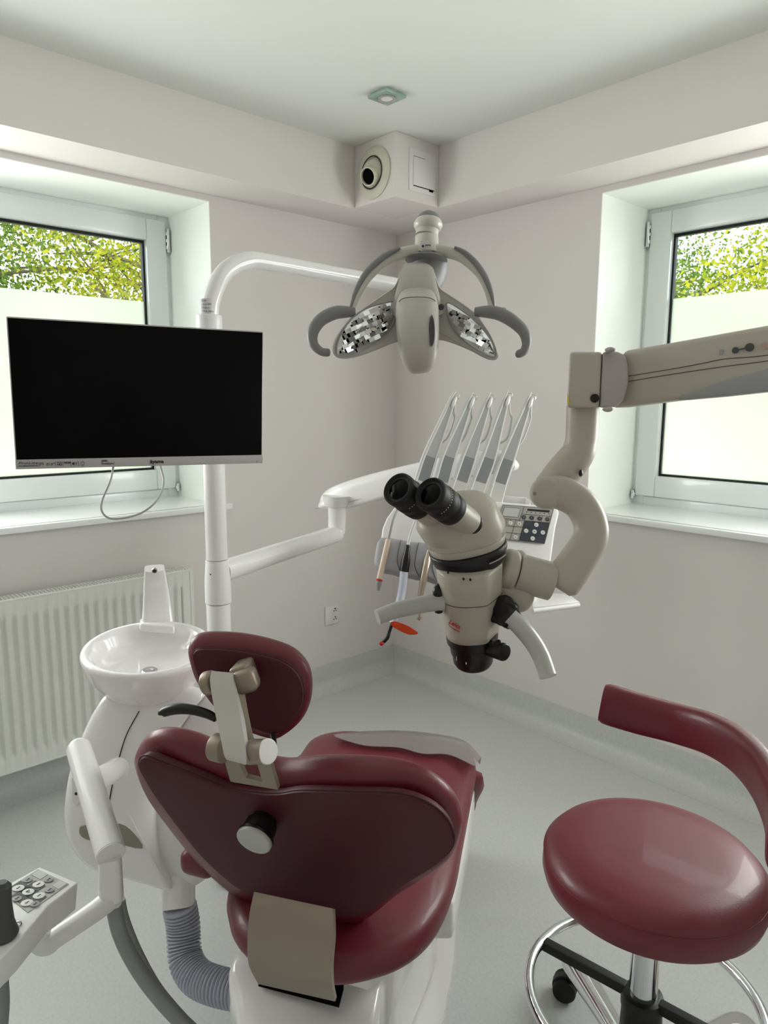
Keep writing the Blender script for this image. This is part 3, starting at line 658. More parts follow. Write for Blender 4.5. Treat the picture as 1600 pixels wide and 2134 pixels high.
# column, hub
g = G(); g.cyl(stp(0, 0, .26), stp(0, 0, .42), .0255, n=40); g.cyl(stp(0, 0, .40), stp(0, 0, .50), .014, n=24); build('gas_column', g, M_chrome, st)
g = G(); g.lathe((SX, SY, .085), (0, 0, 1), [(0, .046), (.03, .044), (.12, .038), (.185, .036), (.20, .033)], 40); build('hub', g, M_black, st)
g = G(); g.lathe((SX, SY, .266), (0, 0, 1), [(0, .0385), (.018, .0385), (.024, .036), (.026, .028)], 40); build('hub_collar', g, M_black, st)
# foot ring with two black spokes
RZ = .285; rf = .207
g = G(); g.tube([stp(rf * math.cos(a), rf * math.sin(a), RZ) for a in np.linspace(0, 2 * math.pi, 24, endpoint=False)], .0098, n=18, k=4, closed=True); build('foot_ring', g, M_chrome, st)
c1 = onz(1140, 1968, RZ); sa = math.atan2(c1[1] - SY, c1[0] - SX)
for k in range(2):
    a = sa + k * math.pi; d = A((math.cos(a), math.sin(a), 0)); s_ = A((-math.sin(a), math.cos(a), 0))
    g = G(); g.box(A((SX, SY, RZ - .002)) + d * (.03 + rf) / 2, (rf - .030, .022, .020), np.array([d, s_, ZU]), .004); build('ring_spoke', g, M_blackr, st)
# five chrome legs with twin-wheel castors
l0 = onz(1183, 1975, .10); la_ = math.atan2(l0[1] - SY, l0[0] - SX)
for k in range(5):
    a = la_ + k * 2 * math.pi / 5; d = A((math.cos(a), math.sin(a), 0)); s_ = A((-math.sin(a), math.cos(a), 0)); c = A((SX, SY, 0))
    g = G(); g.tube([c + d * .03 + ZU * .125, c + d * .10 + ZU * .120, c + d * .20 + ZU * .108, c + d * .290 + ZU * .096, c + d * .325 + ZU * .082], [.023, .022, .026, .030, .016], n=28, sq=2.2, up=ZU, ab=(1.05, .75)); leg = build('leg', g, M_chrome, st)
    w = c + d * .300; ra = a + 1.1 + k * .7; wd = A((math.cos(ra), math.sin(ra), 0)); wn = A((-math.sin(ra), math.cos(ra), 0)); w = w + wd * .018
    g = G()
    for sgn in (-1, 1): g.cyl(w + wn * sgn * .008 + ZU * .0275, w + wn * sgn * .025 + ZU * .0275, .0265, n=28, bev=.005)
    cs = build('castor', g, M_blackr, leg)
    g = G(); g.cyl(w - wn * .0075 + ZU * .03, w + wn * .0075 + ZU * .03, .0285, n=24); g.cyl(w - wd * .018 + ZU * .045, w - wd * .018 + ZU * .088, .011, n=16); build('castor_fork', g, M_dgrey, leg)

# ================================================================ dental unit: shell, spittoon, faucet, pole, hose
un = thing('dental_unit', (P(300, 1700, 1.65)[0], P(300, 1700, 1.65)[1], 0), 'white rounded dental unit with spittoon bowl and tall pole beside the radiator', 'dental unit')
d1 = 1.60; nf = unit(CAM - P(280, 1640, d1)); nf = unit(nf * A((1, 1, .5)) - V * .15 - U * .25)
pu = P(260, 1650, d1)
SH = [(235, 1440), (203, 1472), (173, 1533), (150, 1598), (139, 1662), (138, 1712), (152, 1762), (190, 1806), (255, 1826), (310, 1842), (358, 1851), (335, 1795), (325, 1730), (326, 1670), (338, 1600), (362, 1540), (400, 1480), (425, 1440), (330, 1420)]
g = G(); g.pillow([onpl(x, y, pu, nf) for x, y in SH], .035, .10, n=nf, m=3.0, mb=2.6, c=onpl(262, 1650, pu, nf)); shell = build('front_shell', g, M_white, un, ang=60)
pr = pu - nf * .05
SH2 = [(300, 1600), (340, 1560), (378, 1500), (420, 1450), (470, 1440), (500, 1560), (500, 1700), (480, 1790), (444, 1819), (404, 1845), (352, 1851), (300, 1800), (290, 1700)]
g = G(); g.pillow([onpl(x, y, pr, nf) for x, y in SH2], .045, .12, n=nf, m=3.0, mb=2.6, c=onpl(390, 1680, pr, nf)); build('rear_shell', g, M_white2, un, ang=60)
def onsh(x, y, k=.036): return onpl(x, y, pu + nf * k, nf)
g = G(); ringline(g, [onsh(290, 1482, .034), onsh(264, 1530, .036), onsh(248, 1580, .037), onsh(233, 1640, .037), onsh(227, 1678, .037)], .0012, 5); build('shell_seam', g, M_ink, shell)
g = G(); sc_ = [onsh(x, y, .0335) for x, y in ((166, 1727), (172, 1721), (200, 1718), (250, 1716), (280, 1737), (297, 1768), (240, 1757), (185, 1750), (168, 1740))]
g.prism(crom(sc_, 3, True), nf * .0015); build('grip_recess', g, M_champd, shell, smooth=False)
g = G(); g.ball(onsh(206, 1735, .034), .016, 20, (1.5, .5, .5), np.array([U, nf, ZU])); build('recess_knob', g, M_dark, shell)
g = G(); g.prism([onsh(x, y, .030) for x, y in ((150, 1620), (168, 1612), (170, 1665), (160, 1680), (151, 1668))], nf * .004, .001); build('side_tab', g, M_white2, shell)
g = G(); g.cyl(onsh(159, 1654, .033), onsh(159, 1654, .0355), .0035, n=14); build('screw_hole', g, M_ink, shell)
# bowl
bc_ = P(309, 1352, 1.66); tz = unit(ZU * 1.0 + unit(A((CAM[0] - bc_[0], CAM[1] - bc_[1], 0))) * .10)
prof = [(-.122, .010), (-.120, .045), (-.108, .080), (-.082, .112), (-.042, .138), (-.008, .1475), (.0, .1485), (.006, .146), (.009, .140), (.006, .132), (-.004, .124), (-.022, .115), (-.040, .100), (-.052, .070), (-.056, .030), (-.057, .0005)]
g = G(); g.lathe(bc_, tz, prof, 72, True, True); bowl = build('spittoon_bowl', g, M_ceramic, un, ang=70)
g = G(); g.lathe(bc_ + tz * -.0565, tz, [(0, .018), (.002, .018), (.003, .014), (.001, .008)], 24); build('drain', g, M_chrome, bowl)
g = G(); g.tube([bc_ - tz * .11, bc_ - tz * .15, P(330, 1560, 1.68)], [.07, .06, .07], n=24); build('bowl_neck', g, M_white2, un)
# faucet
f0, f1, f2, f3 = P(328, 1302, 1.79), P(327, 1262, 1.795), P(324, 1215, 1.785), P(322, 1184, 1.76)
g = G(); g.tube([f0, f1, f2, f3], [.039, .034, .0285, .0235], n=28, sq=4, up=unit(f3 - CAM), ab=(1, .55)); g.box(P(327, 1305, 1.775), (.087, .05, .022), np.array([unit(ray(900, 1067) * 0 + (P(360, 1310, 1.78) - P(292, 1305, 1.78))), unit(A((f0[0], f0[1], 0))), ZU]), .007, 4)
fa = build('faucet', g, M_white, un, ang=60)
g = G(); g.cyl(P(322, 1187, 1.7335), P(322, 1190, 1.729), .0065, n=18, bev=.001); build('faucet_nozzle', g, M_steel, fa)
g = G(); g.cyl(P(322, 1190, 1.7285), P(322, 1190.5, 1.7275), .005, n=14); build('spout_hole', g, M_ink, fa)
# bowl arm and lower pipe
g = G(); h0 = P(372, 1846, 1.60); h1 = P(372, 1894, 1.60); g.cyl(P(372, 1800, 1.64), h1, .037, .0365, n=32, bev=.004); build('drain_pipe', g, M_white, un)
g = G(); path = [P(374, 1888, 1.60), P(381, 1925, 1.60), P(383, 1965, 1.59), P(389, 2005, 1.57), P(412, 2038, 1.54), P(455, 2056, 1.51), P(505, 2066, 1.49)]
cc = crom(path, 60); cum = np.concatenate([[0], np.cumsum([np.linalg.norm(cc[i + 1] - cc[i]) for i in range(len(cc) - 1)])]); N_ = 330
ps = [np.array([np.interp(q, cum, [c[k] for c in cc]) for k in range(3)]) for q in np.linspace(0, cum[-1], N_)]
rr = [.032 + .0060 * (abs(math.sin(q * math.pi * 34 / N_)) ** .7) for q in range(N_)]
g.tube(ps, rr, n=32, k=1, smooth=False); build('corrugated_hose', g, M_corr, un, ang=80)
# pole
Q0 = P(453, 1200, 1.93); Q = A((Q0[0], Q0[1], 0)); 
def zat(y, x=453): 
    r = ray(x, y); return CAM[2] + r[2] * math.hypot(Q[0], Q[1]) / math.hypot(r[0], r[1])
g = G(); g.cyl(Q + ZU * .45, Q + ZU * zat(1257), .0325, n=40, bev=.001); g.cyl(Q + ZU * zat(1165), Q + ZU * (zat(690) ), .0288, n=40, bev=.001); pole = build('pole', g, M_white, un)
g = G(); g.lathe(Q + ZU * (zat(1255)), ZU, [(0, .0335), (.001, .0350), (.06, .0345), (zat(1166) - zat(1255), .0300)], 40); slv = build('pole_sleeve', g, M_white2, un)
g = G(); g.cyl(Q + ZU * .03, Q + ZU * .47, .05, n=32, bev=.004); build('pole_foot', g, M_white2, un)
g = G(); r_ = unit(A((CAM[0] - Q[0], CAM[1] - Q[1], 0))); s_ = Q + r_ * .034 + ZU * zat(1191); s_ = s_ - np.cross(r_, ZU) * 0; g.cyl(s_ + unit(np.cross(ZU, r_)) * -.018 - r_ * .004, s_ + unit(np.cross(ZU, r_)) * -.018 + r_ * .0005 - r_ * .004, .002, n=10); build('screw', g, M_ink, slv)

# ================================================================ monitor
tl_, tr_, br_, bl_ = A((-1.4661, .3972, 1.5273)), A((-1.3321, .8674, 1.522)), A((-1.3502, .8694, 1.238)), A((-1.4842, .3992, 1.2433))
ex = unit((tr_ - tl_) + (br_ - bl_)); ey = (bl_ - tl_) + (br_ - tr_); ey = unit(ey - ex * np.dot(ey, ex)); en = -np.cross(ex, ey)   # en towards the viewer
if np.dot(en, CAM - tl_) < 0: en = -en
mw = (np.linalg.norm(tr_ - tl_) + np.linalg.norm(br_ - bl_)) / 2; mh = (np.linalg.norm(bl_ - tl_) + np.linalg.norm(br_ - tr_)) / 2
mc = (tl_ + tr_ + br_ + bl_) / 4
def mp_(u, v, w=0): return mc + ex * (u - .5) * mw + ey * (v - .5) * mh + en * w
mo = thing('monitor', mc, 'black-screened flat monitor with silver chin, hung in front of the left window', 'monitor')
ax = np.array([ex, ey, en])
g = G(); g.box(mp_(.5, .5, -.009), (mw, mh, .018), ax, .003); case = build('casing', g, M_silver, mo)
g = G(); g.box(mp_(.5, .5, -.03), (mw * .55, mh * .6, .03), ax, .012); build('rear_housing', g, M_white2, mo)
chin = .0185 / mh
g = G(); g.box(mp_(.5, (1 - chin) / 2 + .004, .0005), (mw - .005, mh * (1 - chin) - .003, .0012), ax, .0004); build('screen', g, M_screen, mo)
g = G(); g.box(mp_(.5, 1 - chin / 2, .0006), (mw, chin * mh, .0022), ax, .0008); cn = build('chin', g, M_silver, mo)
vb = 1 - .0058 / mh
def mtx(s, u, v, size, **k): return text('lettering', s, mp_(u, v, .0018), ex, -ey, size, M_ink, cn, **k)
mtx('iiyama', .507, vb, .0105, bold=.0003, sx=1.05); mtx('ProLite', .008, 1 - .0098 / mh, .0062, sx=1.9, shear=.3); mtx('XUB2292HSU', .008, 1 - .0048 / mh, .0045, sx=1.45, shear=.3)
mtx('IPS', .083, 1 - .0075 / mh, .0072); mtx('21.5"', .108, 1 - .0065 / mh, .0068, shear=.25, bold=.0001); mtx('FULL', .149, 1 - .0108 / mh, .0042); mtx('HD', .149, 1 - .0055 / mh, .0058, bold=.0002); mtx('HDMI', .175, 1 - .0092 / mh, .0048, bold=.0002)
mtx('AMD', .315, 1 - .0115 / mh, .0042, bold=.0002, sx=1.3); mtx('FreeSync', .315, 1 - .0055 / mh, .0068)
g = G()
for u_ in (.143, .170, .199, .228): g.box(mp_(u_, 1 - .0088 / mh, .002), (.0006, .010, .0004), ax)
build('divider_marks', g, M_ink, cn)
g = G(); g.prism([mp_(.204, 1 - .0105 / mh, .0018), mp_(.204, 1 - .0068 / mh, .0018), mp_(.208, 1 - .0068 / mh, .0018), mp_(.2125, 1 - .0045 / mh, .0018), mp_(.2125, 1 - .0128 / mh, .0018), mp_(.208, 1 - .0105 / mh, .0018)], en * .0003)
for r_ in (.0022, .0036): g.tube([mp_(.214, 1 - .0087 / mh, .002) + (ex * math.cos(a) + ey * math.sin(a)) * r_ for a in np.linspace(-1, 1, 6)], .00035, n=5)
build('speaker_icon', g, M_ink, cn)
g = G(); g.tube([mp_(.243, 1 - .0090 / mh, .002) + (ex * math.cos(a) + ey * math.sin(a)) * .0034 for a in np.linspace(0, 2 * math.pi, 9)[:-1]], .0004, n=5, closed=True); g.box(mp_(.243, 1 - .0038 / mh, .002), (.006, .0006, .0004), ax); build('globe_icon', g, M_ink, cn)
g = G(); g.cyl(mp_(.972, 1 - .0045 / mh, .0015), mp_(.972, 1 - .0045 / mh, .0021), .0009, n=10); build('power_light', g, M_ink, cn)
g = G(); b0 = mp_(.62, .45, -.045); b1 = Q + ZU * b0[2]; g.tube([b0, (b0 + b1) / 2 + A((0, 0, -.01)), b1 + unit(b0 - b1) * .02], .018, n=14, sq=3); g.cyl(Q + ZU * (b0[2] - .05), Q + ZU * (b0[2] + .05), .034, n=32, bev=.002)
build('mount_arm', g, M_white2, mo)
g = G(); g.tube(T([(240, 940, 1.47), (235, 978, 1.455), (229, 1005, 1.42), (214, 1040, 1.42), (212, 1064, 1.42), (228, 1080, 1.42), (262, 1079, 1.43), (300, 1066, 1.44), (330, 1039, 1.455), (341, 1005, 1.50), (335, 975, 1.53), (325, 930, 1.54)]), .0021, n=10)
build('power_cable', g, M_cordg, mo)

# ================================================================ dental lamp on its arched arm
zt_ = zat(545, 505) + .02
E_ = onz(880, 604, zt_); hd = unit(A((E_[0] - Q[0], E_[1] - Q[1], 0))); LE = np.linalg.norm((E_ - Q)[:2])
lp = thing('dental_lamp', P(870, 640, 1.62), 'grey-beige dental operating lamp with two faceted mirror wings on an arched white arm', 'dental lamp')
zc0 = zat(672, 440)
g = G(); g.tube([Q + ZU * zc0, Q + ZU * (zt_ - .19), Q + ZU * (zt_ - .12) + hd * .008, Q + ZU * (zt_ - .045) + hd * .05, Q + ZU * (zt_ - .006) + hd * .12, Q + ZU * zt_ + hd * .20, Q + hd * LE * .6 + ZU * zt_, Q + hd * LE + ZU * zt_], .0235, n=28, k=8); arm = build('arched_arm', g, M_white, lp)
g = G(); g.cyl(Q + ZU * (zc0 - .03), Q + ZU * (zc0 + .018), .0325, n=36, bev=.003); build('arm_collar', g, M_white2, lp)
# rating label on the arm
g = G(); lc = Q + ZU * (zat(640, 440)); tocam = unit(A((CAM[0] - lc[0], CAM[1] - lc[1], 0))); rt = unit(np.cross(ZU, tocam)); 
rows = []
for zz in (-.028, .018): rows.append([lc + ZU * zz + (tocam * math.cos(a) + rt * math.sin(a)) * .0238 for a in np.linspace(-1.2, .25, 10)])
g.grid(rows); lab = build('rating_label', g, M_label, arm)
for i_, s_ in enumerate(('type', 'input 24V', 'made in', '10VA 50Hz', 'C E  X')):
    text('label_print', s_, lc + tocam * .0243 + rt * -.017 + ZU * (.011 - i_ * .0088), rt, ZU, .0062, M_ink, lab, ext=.0001)
g = G(); g.cyl(Q + hd * LE + ZU * (zt_ - .06), Q + hd * LE + ZU * (zt_ + .035), .03, n=32, bev=.004); build('elbow_joint', g, M_white2, lp)
DL_ = 1.62
top = P(889, 500, DL_ + .02)
g = G(); g.tube([Q + hd * LE + ZU * (zt_ - .03), (Q + hd * LE + ZU * (zt_ - .03)) * .5 + P(893, 555, DL_ + .06) * .5 + ZU * .0, P(893, 545, DL_ + .05)], [.024, .026, .024], n=20, sq=3, up=ZU); build('spring_arm', g, M_lgrey, lp)
# top column: dome, ball, neck
pA, pB = P(893, 440, DL_ + .02), P(889, 530, DL_ + .02); axn = unit(pA - pB); H = np.linalg.norm(pA - pB)
g = G(); g.lathe(P(893, 458, DL_ + .02), axn, [(0, .0275), (.006, .0262), (.012, .021), (.017, .013), (.0192, .004), (.0194, 0)], 36); build('dome_cap', g, M_lgrey, lp)
g = G(); c_ = P(892, 467, DL_ + .02); g.lathe(c_ - axn * .015, axn, [(0, .026), (.003, .030), (.010, .033), (.016, .033), (.022, .030), (.025, .0275)], 40); g.cyl(P(889, 491, DL_ + .02), P(891, 476, DL_ + .02), .0262, .0262, n=36); build('ball_joint', g, M_lampcol, lp)
g = G(); g.cyl(P(889, 530, DL_ + .02), P(889, 492.5, DL_ + .02), .0275, .0268, n=36, bev=.002); nk = build('neck', g, M_lampcol, lp)
nd = unit(CAM - P(888, 513, DL_)); sx_ = unit(P(899, 513, 1.6) - P(877, 513, 1.6)); sy_ = unit(np.cross(nd, sx_))
g = G(); sk_ = P(888, 513, DL_ + .02) + nd * .0285; g.box(sk_, (.0255, .0225, .001), np.array([sx_, sy_, nd]), .0003); stk = build('sticker', g, M_label, nk)
text('sticker_print', 'DENTAL', sk_ + nd * .0007 - sx_ * .003 + sy_ * .001, sx_, sy_, .0035, M_ink, stk, bold=.0001); text('sticker_print', 'MEDICAL', sk_ + nd * .0007 - sx_ * .003 - sy_ * .003, sx_, sy_, .0025, M_ink, stk)
g = G(); g.cyl(sk_ + nd * .0005 - sx_ * .0075, sk_ + nd * .0009 - sx_ * .0075, .0028, n=14); build('sticker_logo', g, M_slate, stk)
# yoke
yk = [(733, 646, 1.60), (747, 612, 1.61), (772, 573, 1.625), (812, 538, 1.635), (850, 526, 1.635), (889, 522, 1.635), (928, 524, 1.635), (965, 538, 1.635), (1000, 571, 1.625), (1018, 608, 1.61), (1026, 646, 1.60)]
g = G(); g.tube(T(yk), [.006, .0075, .0092, .012, .014, .0145, .014, .012, .0105, .009, .008], n=24, sq=2.6, up=unit(P(889, 540, 1.62) - CAM), ab=(1, .9)); build('yoke', g, M_lampcol, lp)
for pts in ([(730, 641, 1.595), (742, 605, 1.605), (764, 567, 1.615), (795, 538, 1.62), (822, 522, 1.62), (834, 517, 1.62)], [(947, 515, 1.62), (968, 526, 1.62), (990, 547, 1.62), (1010, 576, 1.61), (1024, 612, 1.60), (1030, 644, 1.595)]):
    g = G(); g.tube(T(pts), [.003, .0062, .0075, .0078, .006, .002], n=14, up=unit(P(889, 540, 1.62) - CAM), ab=(.9, 1)); build('grey_inlay', g, M_lgrey, lp)
g = G(); g.lathe(P(888, 540, 1.64), -axn, [(0, .046), (.003, .049), (.006, .040)], 40); build('yoke_plate', g, M_lgrey, lp)
g = G(); g.tube(T([(893, 540, 1.66), (893, 570, 1.665), (880, 605, 1.66)]), [.040, .038, .03], n=24, sq=3); build('tilt_joint', g, M_lgrey, lp)
# head: hood with wings
dh = 1.60; pn = P(868, 660, dh); nl = unit(CAM - pn)
HOOD = [(834, 563), (850, 557), (868, 555), (888, 557), (904, 565), (911, 585), (920, 602), (950, 622), (990, 652), (1020, 690), (1035, 722), (1039, 742), (1030, 751), (1012, 748), (980, 731), (940, 715), (913, 709), (868, 712), (826, 714), (785, 730), (755, 741), (725, 748), (703, 746), (693, 734), (694, 715), (705, 692), (728, 664), (765, 636), (800, 612), (820, 597), (829, 580)]
def hd_(x, y, k=0):
    """wings sweep towards the viewer away from the middle"""
    t = abs(x - 868) / 170; return P(x, y, dh + .03 - .085 * t * t - k)
o_ = [q_[:2] for q_ in crom([A((x, y, 0)) for x, y in HOOD], 3, True)]; cxy = A((868, 665)); g = G(); rows = []
for s, k in [(1e-3, 0), (.25, 0), (.5, 0), (.7, 0), (.85, 0), (.94, 0), (.975, -.0025), (1, .004), (1.0, .010), (.97, .02), (.85, .045), (.6, .07), (.3, .082), (1e-3, .085)]:
    rows.append([hd_(*(cxy + (p - cxy) * s)) - nl * k for p in o_])
g.grid(rows, close_u=True, cap0=True, cap1=True); hood = build('hood', g, M_lampbody, lp, ang=60)
g = G(); g.tube([P(868, 559, dh + .02), P(868, 568, dh + .012), P(869, 590, dh + .008), P(869, 620, dh + .012), P(869, 650, dh + .03)], [.030, .039, .043, .052, .06], n=32, sq=3.2, up=nl, ab=(1, .5)); build('hood_crown', g, M_lampbody, lp, ang=60)
REF = {'l': [(826, 631), (808, 630), (790, 634), (761, 644), (731, 666), (709, 700), (702, 722), (702, 738), (712, 744), (728, 742), (757, 730), (787, 711), (808, 690), (822, 665)],
       'r': [(932, 631), (952, 640), (982, 662), (1005, 685), (1024, 711), (1031, 734), (1029, 744), (1012, 740), (986, 726), (960, 704), (941, 677), (932, 650)]}
def inside(x, y, poly):
    c = False; n = len(poly)
    for i in range(n):
        x1, y1 = poly[i]; x2, y2 = poly[(i + 1) % n]
        if (y1 > y) != (y2 > y) and x < (x2 - x1) * (y - y1) / (y2 - y1) + x1: c = not c
    return c
for key, poly in REF.items():
    o2 = [hd_(x, y, .004) for x, y in poly]; cx = sum(p[0] for p in poly) / len(poly); cy = sum(p[1] for p in poly) / len(poly); c2 = hd_(cx, cy, .004); o3 = crom(o2, 3, True)
    g = G(); g.grid([[c2 + (p - c2) * s + nl * (.0 if s < 1 else .0) for p in o3] for s in (1e-3, .5, 1.0)], close_u=True, cap0=True); ref = build('reflector', g, M_mirror, lp, ang=60)
    g = G(); g.tube(o3, .0016, n=8, k=1, closed=True); build('reflector_rim', g, M_grey, ref)
    g = G(); sm = [(q[0], q[1]) for q in crom([A((a, b, 0)) for a, b in poly], 3, True)]
    a0 = math.radians(-24 if key == 'l' else 24); ca, sa_ = math.cos(a0), math.sin(a0); st_ = 12.5
    for i in range(-12, 13):
        for j in range(-12, 13):
            bx, by = i * st_ + (st_ * .5 if j % 2 else 0), j * 9.0
            cs_ = []
            for du, dv in ((0, 0), (1, 0), (1, 1), (0, 1)):
                uu, vv = bx + du * st_, by + dv * 9.0; cs_.append((cx + uu * ca - vv * sa_, cy + uu * sa_ + vv * ca))
            if sum(inside(a, b, sm) for a, b in cs_) < 4: continue
            t1, t2 = rng.uniform(-.0042, .0042), rng.uniform(-.0034, .0034); r0 = .002 + abs(t1) + abs(t2)
            v = [hd_(a, b, .004) + nl * (r0 + (t1 if m_ in (0, 3) else -t1) + (t2 if m_ in (0, 1) else -t2)) for m_, (a, b) in enumerate(cs_)]
            g.add(v, [[0, 1, 2, 3]])
    build('mirror_facets', g, M_mirror, ref, smooth=False, recalc=False)
# central lens housing
g = G(); cp = [(869, 632, 1.605), (869, 648, 1.572), (870, 680, 1.55), (872, 720, 1.548), (873, 750, 1.555), (874, 766, 1.57)]
g.tube(T(cp), [.042, .047, .0465, .044, .037, .024], n=36, sq=3.0, up=nl, ab=(1, .85)); cb = build('lens_housing', g, M_lampbody, lp, ang=70)
g = G(); ringline(g, T([(828, 634, 1.556), (836, 624, 1.536), (850, 620, 1.530), (870, 619, 1.528), (890, 620, 1.530), (904, 625, 1.536), (911, 636, 1.556)]), .0008, 5); build('housing_seam', g, M_dgrey, cb)
g = G(); sd_ = unit(P(905, 690, 1.6) - P(865, 690, 1.6)); g.pillow([P(x, y, 1.508) for x, y in ((899, 656), (904, 666), (906, 690), (904, 714), (898, 722), (895, 704), (894, 676))], .002, .02, n=unit(CAM - P(900, 690, 1.5)), m=6, k=3, rings=5); build('side_slot', g, M_dgrey, cb)
g = G(); g.cyl(P(919, 640, dh - .01), P(919, 640, dh - .016), .007, n=18, bev=.001); build('pivot_screw', g, M_dgrey, lp)
# grab handles
for pts in ([(738, 651, 1.585), (716, 650, 1.575), (694, 653, 1.565), (667, 668, 1.555), (652, 692, 1.55), (653, 716, 1.55), (668, 732, 1.55), (684, 735, 1.55), (688, 735.5, 1.55)], [(990, 650, 1.585), (1015, 650, 1.575), (1040, 654, 1.565), (1066, 668, 1.555), (1090, 690, 1.55), (1097, 714, 1.55), (1091, 732, 1.55), (1079, 738, 1.55), (1074, 739, 1.55)]):
    g = G(); g.tube(T(pts), [.010, .0135, .0145, .014, .0125, .0105, .009, .0085, .004], n=22, up=nl, ab=(1, .9)); build('grab_handle', g, M_lgrey, lp)
for x, y in ((694, 650), (1047, 649)):
    g = G(); g.cyl(P(x, y, 1.585), P(x, y - 7, 1.585), .008, n=18, bev=.003); build('handle_pivot', g, M_lgrey, lp)

# ================================================================ instrument table (swinging arm, body, keypad, five whips)
it = thing('instrument_table', P(900, 1120, 2.15), 'white swing-arm instrument table with five upright hose whips and a grey button panel', 'instrument table')
za = zat(1193, 478)
jn = onz(702, 1112, za); jn = Q + (jn - Q) * A((1, 1, 0)) + ZU * za
g = G(); ja = unit(A((jn[0] - Q[0], jn[1] - Q[1], 0))); LJ = np.linalg.norm((jn - Q)[:2]); cR = .032
g.tube([Q + ja * .02 + ZU * za, Q + ja * LJ * .5 + ZU * za, Q + ja * (LJ - .04) + ZU * za, Q + ja * (LJ - .008) + ZU * (za + .004), Q + ja * LJ + ZU * (za + .03), Q + ja * LJ + ZU * (za + .10)], [.030, .030, .0305, .031, .031, .031], n=28, k=8); build('lower_arm', g, M_white, it, ang=70)
J = Q + ja * LJ
g = G(); g.lathe(J + ZU * (za + .095), ZU, [(0, .031), (.004, .042), (.02, .048), (.04, .05)], 36); build('arm_joint', g, M_white2, it)
# upper wedge arm: traced side, thickness away from the viewer
dU = 2.52
def ua_(x, y): return P(x, y, dU - .34 * (x - 655) / 420)
UA = [(655, 1061), (657, 1045), (664, 1030), (690, 1013), (760, 990), (870, 963), (940, 948), (1010, 940), (1045, 945), (1070, 965), (1072, 978), (1060, 984), (1000, 992), (930, 1002), (870, 1020), (800, 1040), (720, 1062), (685, 1066)]
uo = [ua_(x, y) for x, y in UA]; un_ = unit(np.cross(ua_(1050, 960) - ua_(660, 1050), ZU)); 
if np.dot(un_, CAM - uo[0]) < 0: un_ = -un_
g = G(); g.pillow([p - un_ * .045 for p in uo], .045, .05, n=un_, m=4.5, mb=4, k=4, rings=9, c=ua_(880, 1000) - un_ * .045)
build('upper_arm', g, M_white, it, ang=50)
g = G(); ringline(g, [ua_(x, y) + un_ * .0007 for x, y in ((657, 1060), (720, 1048), (800, 1026), (870, 1008))], .0009, 5); build('arm_seam', g, M_grey, it)
g = G(); g.lathe(ua_(1058, 972), un_, [(-.03, .014), (-.004, .014), (.001, .010), (.003, .003)], 24); build('arm_end_cap', g, M_white, it)
# body of the table
dT = 2.13
kO, kR, kB = P(1047, 1052, 2.14), P(1154, 1060.5, 2.14), P(1026, 1122, 2.10)
kx = unit(kR - kO); ky = unit((kB - kO) - kx * np.dot(kB - kO, kx)); kn = np.cross(ky, kx)
if np.dot(kn, CAM - kO) < 0: kn = -kn
def kp(x, y, w=0): return onpl(x, y, kO, kn) + kn * w
BODY = [(794, 1125), (797, 1100), (806, 1078), (822, 1056), (850, 1044), (940, 1040), (1040, 1044), (1110, 1050), (1160, 1056), (1166, 1066), (1158, 1100), (1148, 1172), (1141, 1190), (1060, 1200), (900, 1175), (820, 1160), (798, 1150)]
g = G(); g.prism([kp(x, y, -.003) for x, y in BODY], -kn * .055, .006); body = build('console_body', g, M_white2, it, ang=50)
g = G(); g.prism([kp(x, y, -.06) for x, y in ((1150, 1060), (1167, 1064), (1160, 1110), (1147, 1172), (1140, 1172), (1146, 1110))], -kn * .03, .004); build('side_shell', g, M_white, it)
g = G(); g.prism([kp(x, y, .0) for x, y in ((1047, 1052), (1154, 1060.5), (1135, 1134), (1026, 1122))], kn * .0012); kpad = build('keypad', g, M_silverkey, it, smooth=False)
def kq(u, v, w=.0014): # u across, v down inside the keypad parallelogram
    a = A((1047, 1052)) * (1 - u) * (1 - v) + A((1154, 1060.5)) * u * (1 - v) + A((1026, 1122)) * (1 - u) * v + A((1135, 1134)) * u * v
    return kp(a[0], a[1], w)
def kquad(g, u0, v0, u1, v1, w=.0014, t=.0004): g.prism([kq(u0, v0, w), kq(u1, v0, w), kq(u1, v1, w), kq(u0, v1, w)], kn * t)
g = G(); kquad(g, .50, .40, .985, .985); build('dark_key_field', g, M_slate, kpad, smooth=False)
g = G(); kquad(g, .05, .07, .36, .33); build('display', g, M_keylight, kpad, smooth=False)
g = G(); kquad(g, .50, .06, .93, .115); build('level_bar', g, M_black, kpad, smooth=False)
g = G()
for u_ in (.5, .585, .67, .755, .84, .925): kquad(g, u_ - .012, .145, u_ + .012, .165)
build('scale_marks', g, M_slate, kpad, smooth=False)
g = G()
def kline(g, a, b): g.tube([kq(*a, .0018), kq(*b, .0018)], .0005, n=4, k=1)
for v_ in (.40, .60, .79): kline(g, (.0, v_), (.985, v_))
for u_ in (.17, .335): kline(g, (u_, .40), (u_, .985))
for u_ in (.665, .825): kline(g, (u_, .22), (u_, .985))
for a, b in (((.42, .0), (.42, .22)), ((.42, .22), (.985, .22)), ((.50, .22), (.50, .985)), ((.42, .22), (.40, .40)), ((.0, .0), (.985, .0)), ((.0, .0), (.0, .985)), ((.985, .0), (.985, .985)), ((.0, .985), (.985, .985)), ((.05, .07), (.36, .07)), ((.05, .33), (.36, .33)), ((.05, .07), (.05, .33)), ((.36, .07), (.36, .33))): kline(g, a, b)
build('key_grid', g, M_slate, kpad, smooth=False)
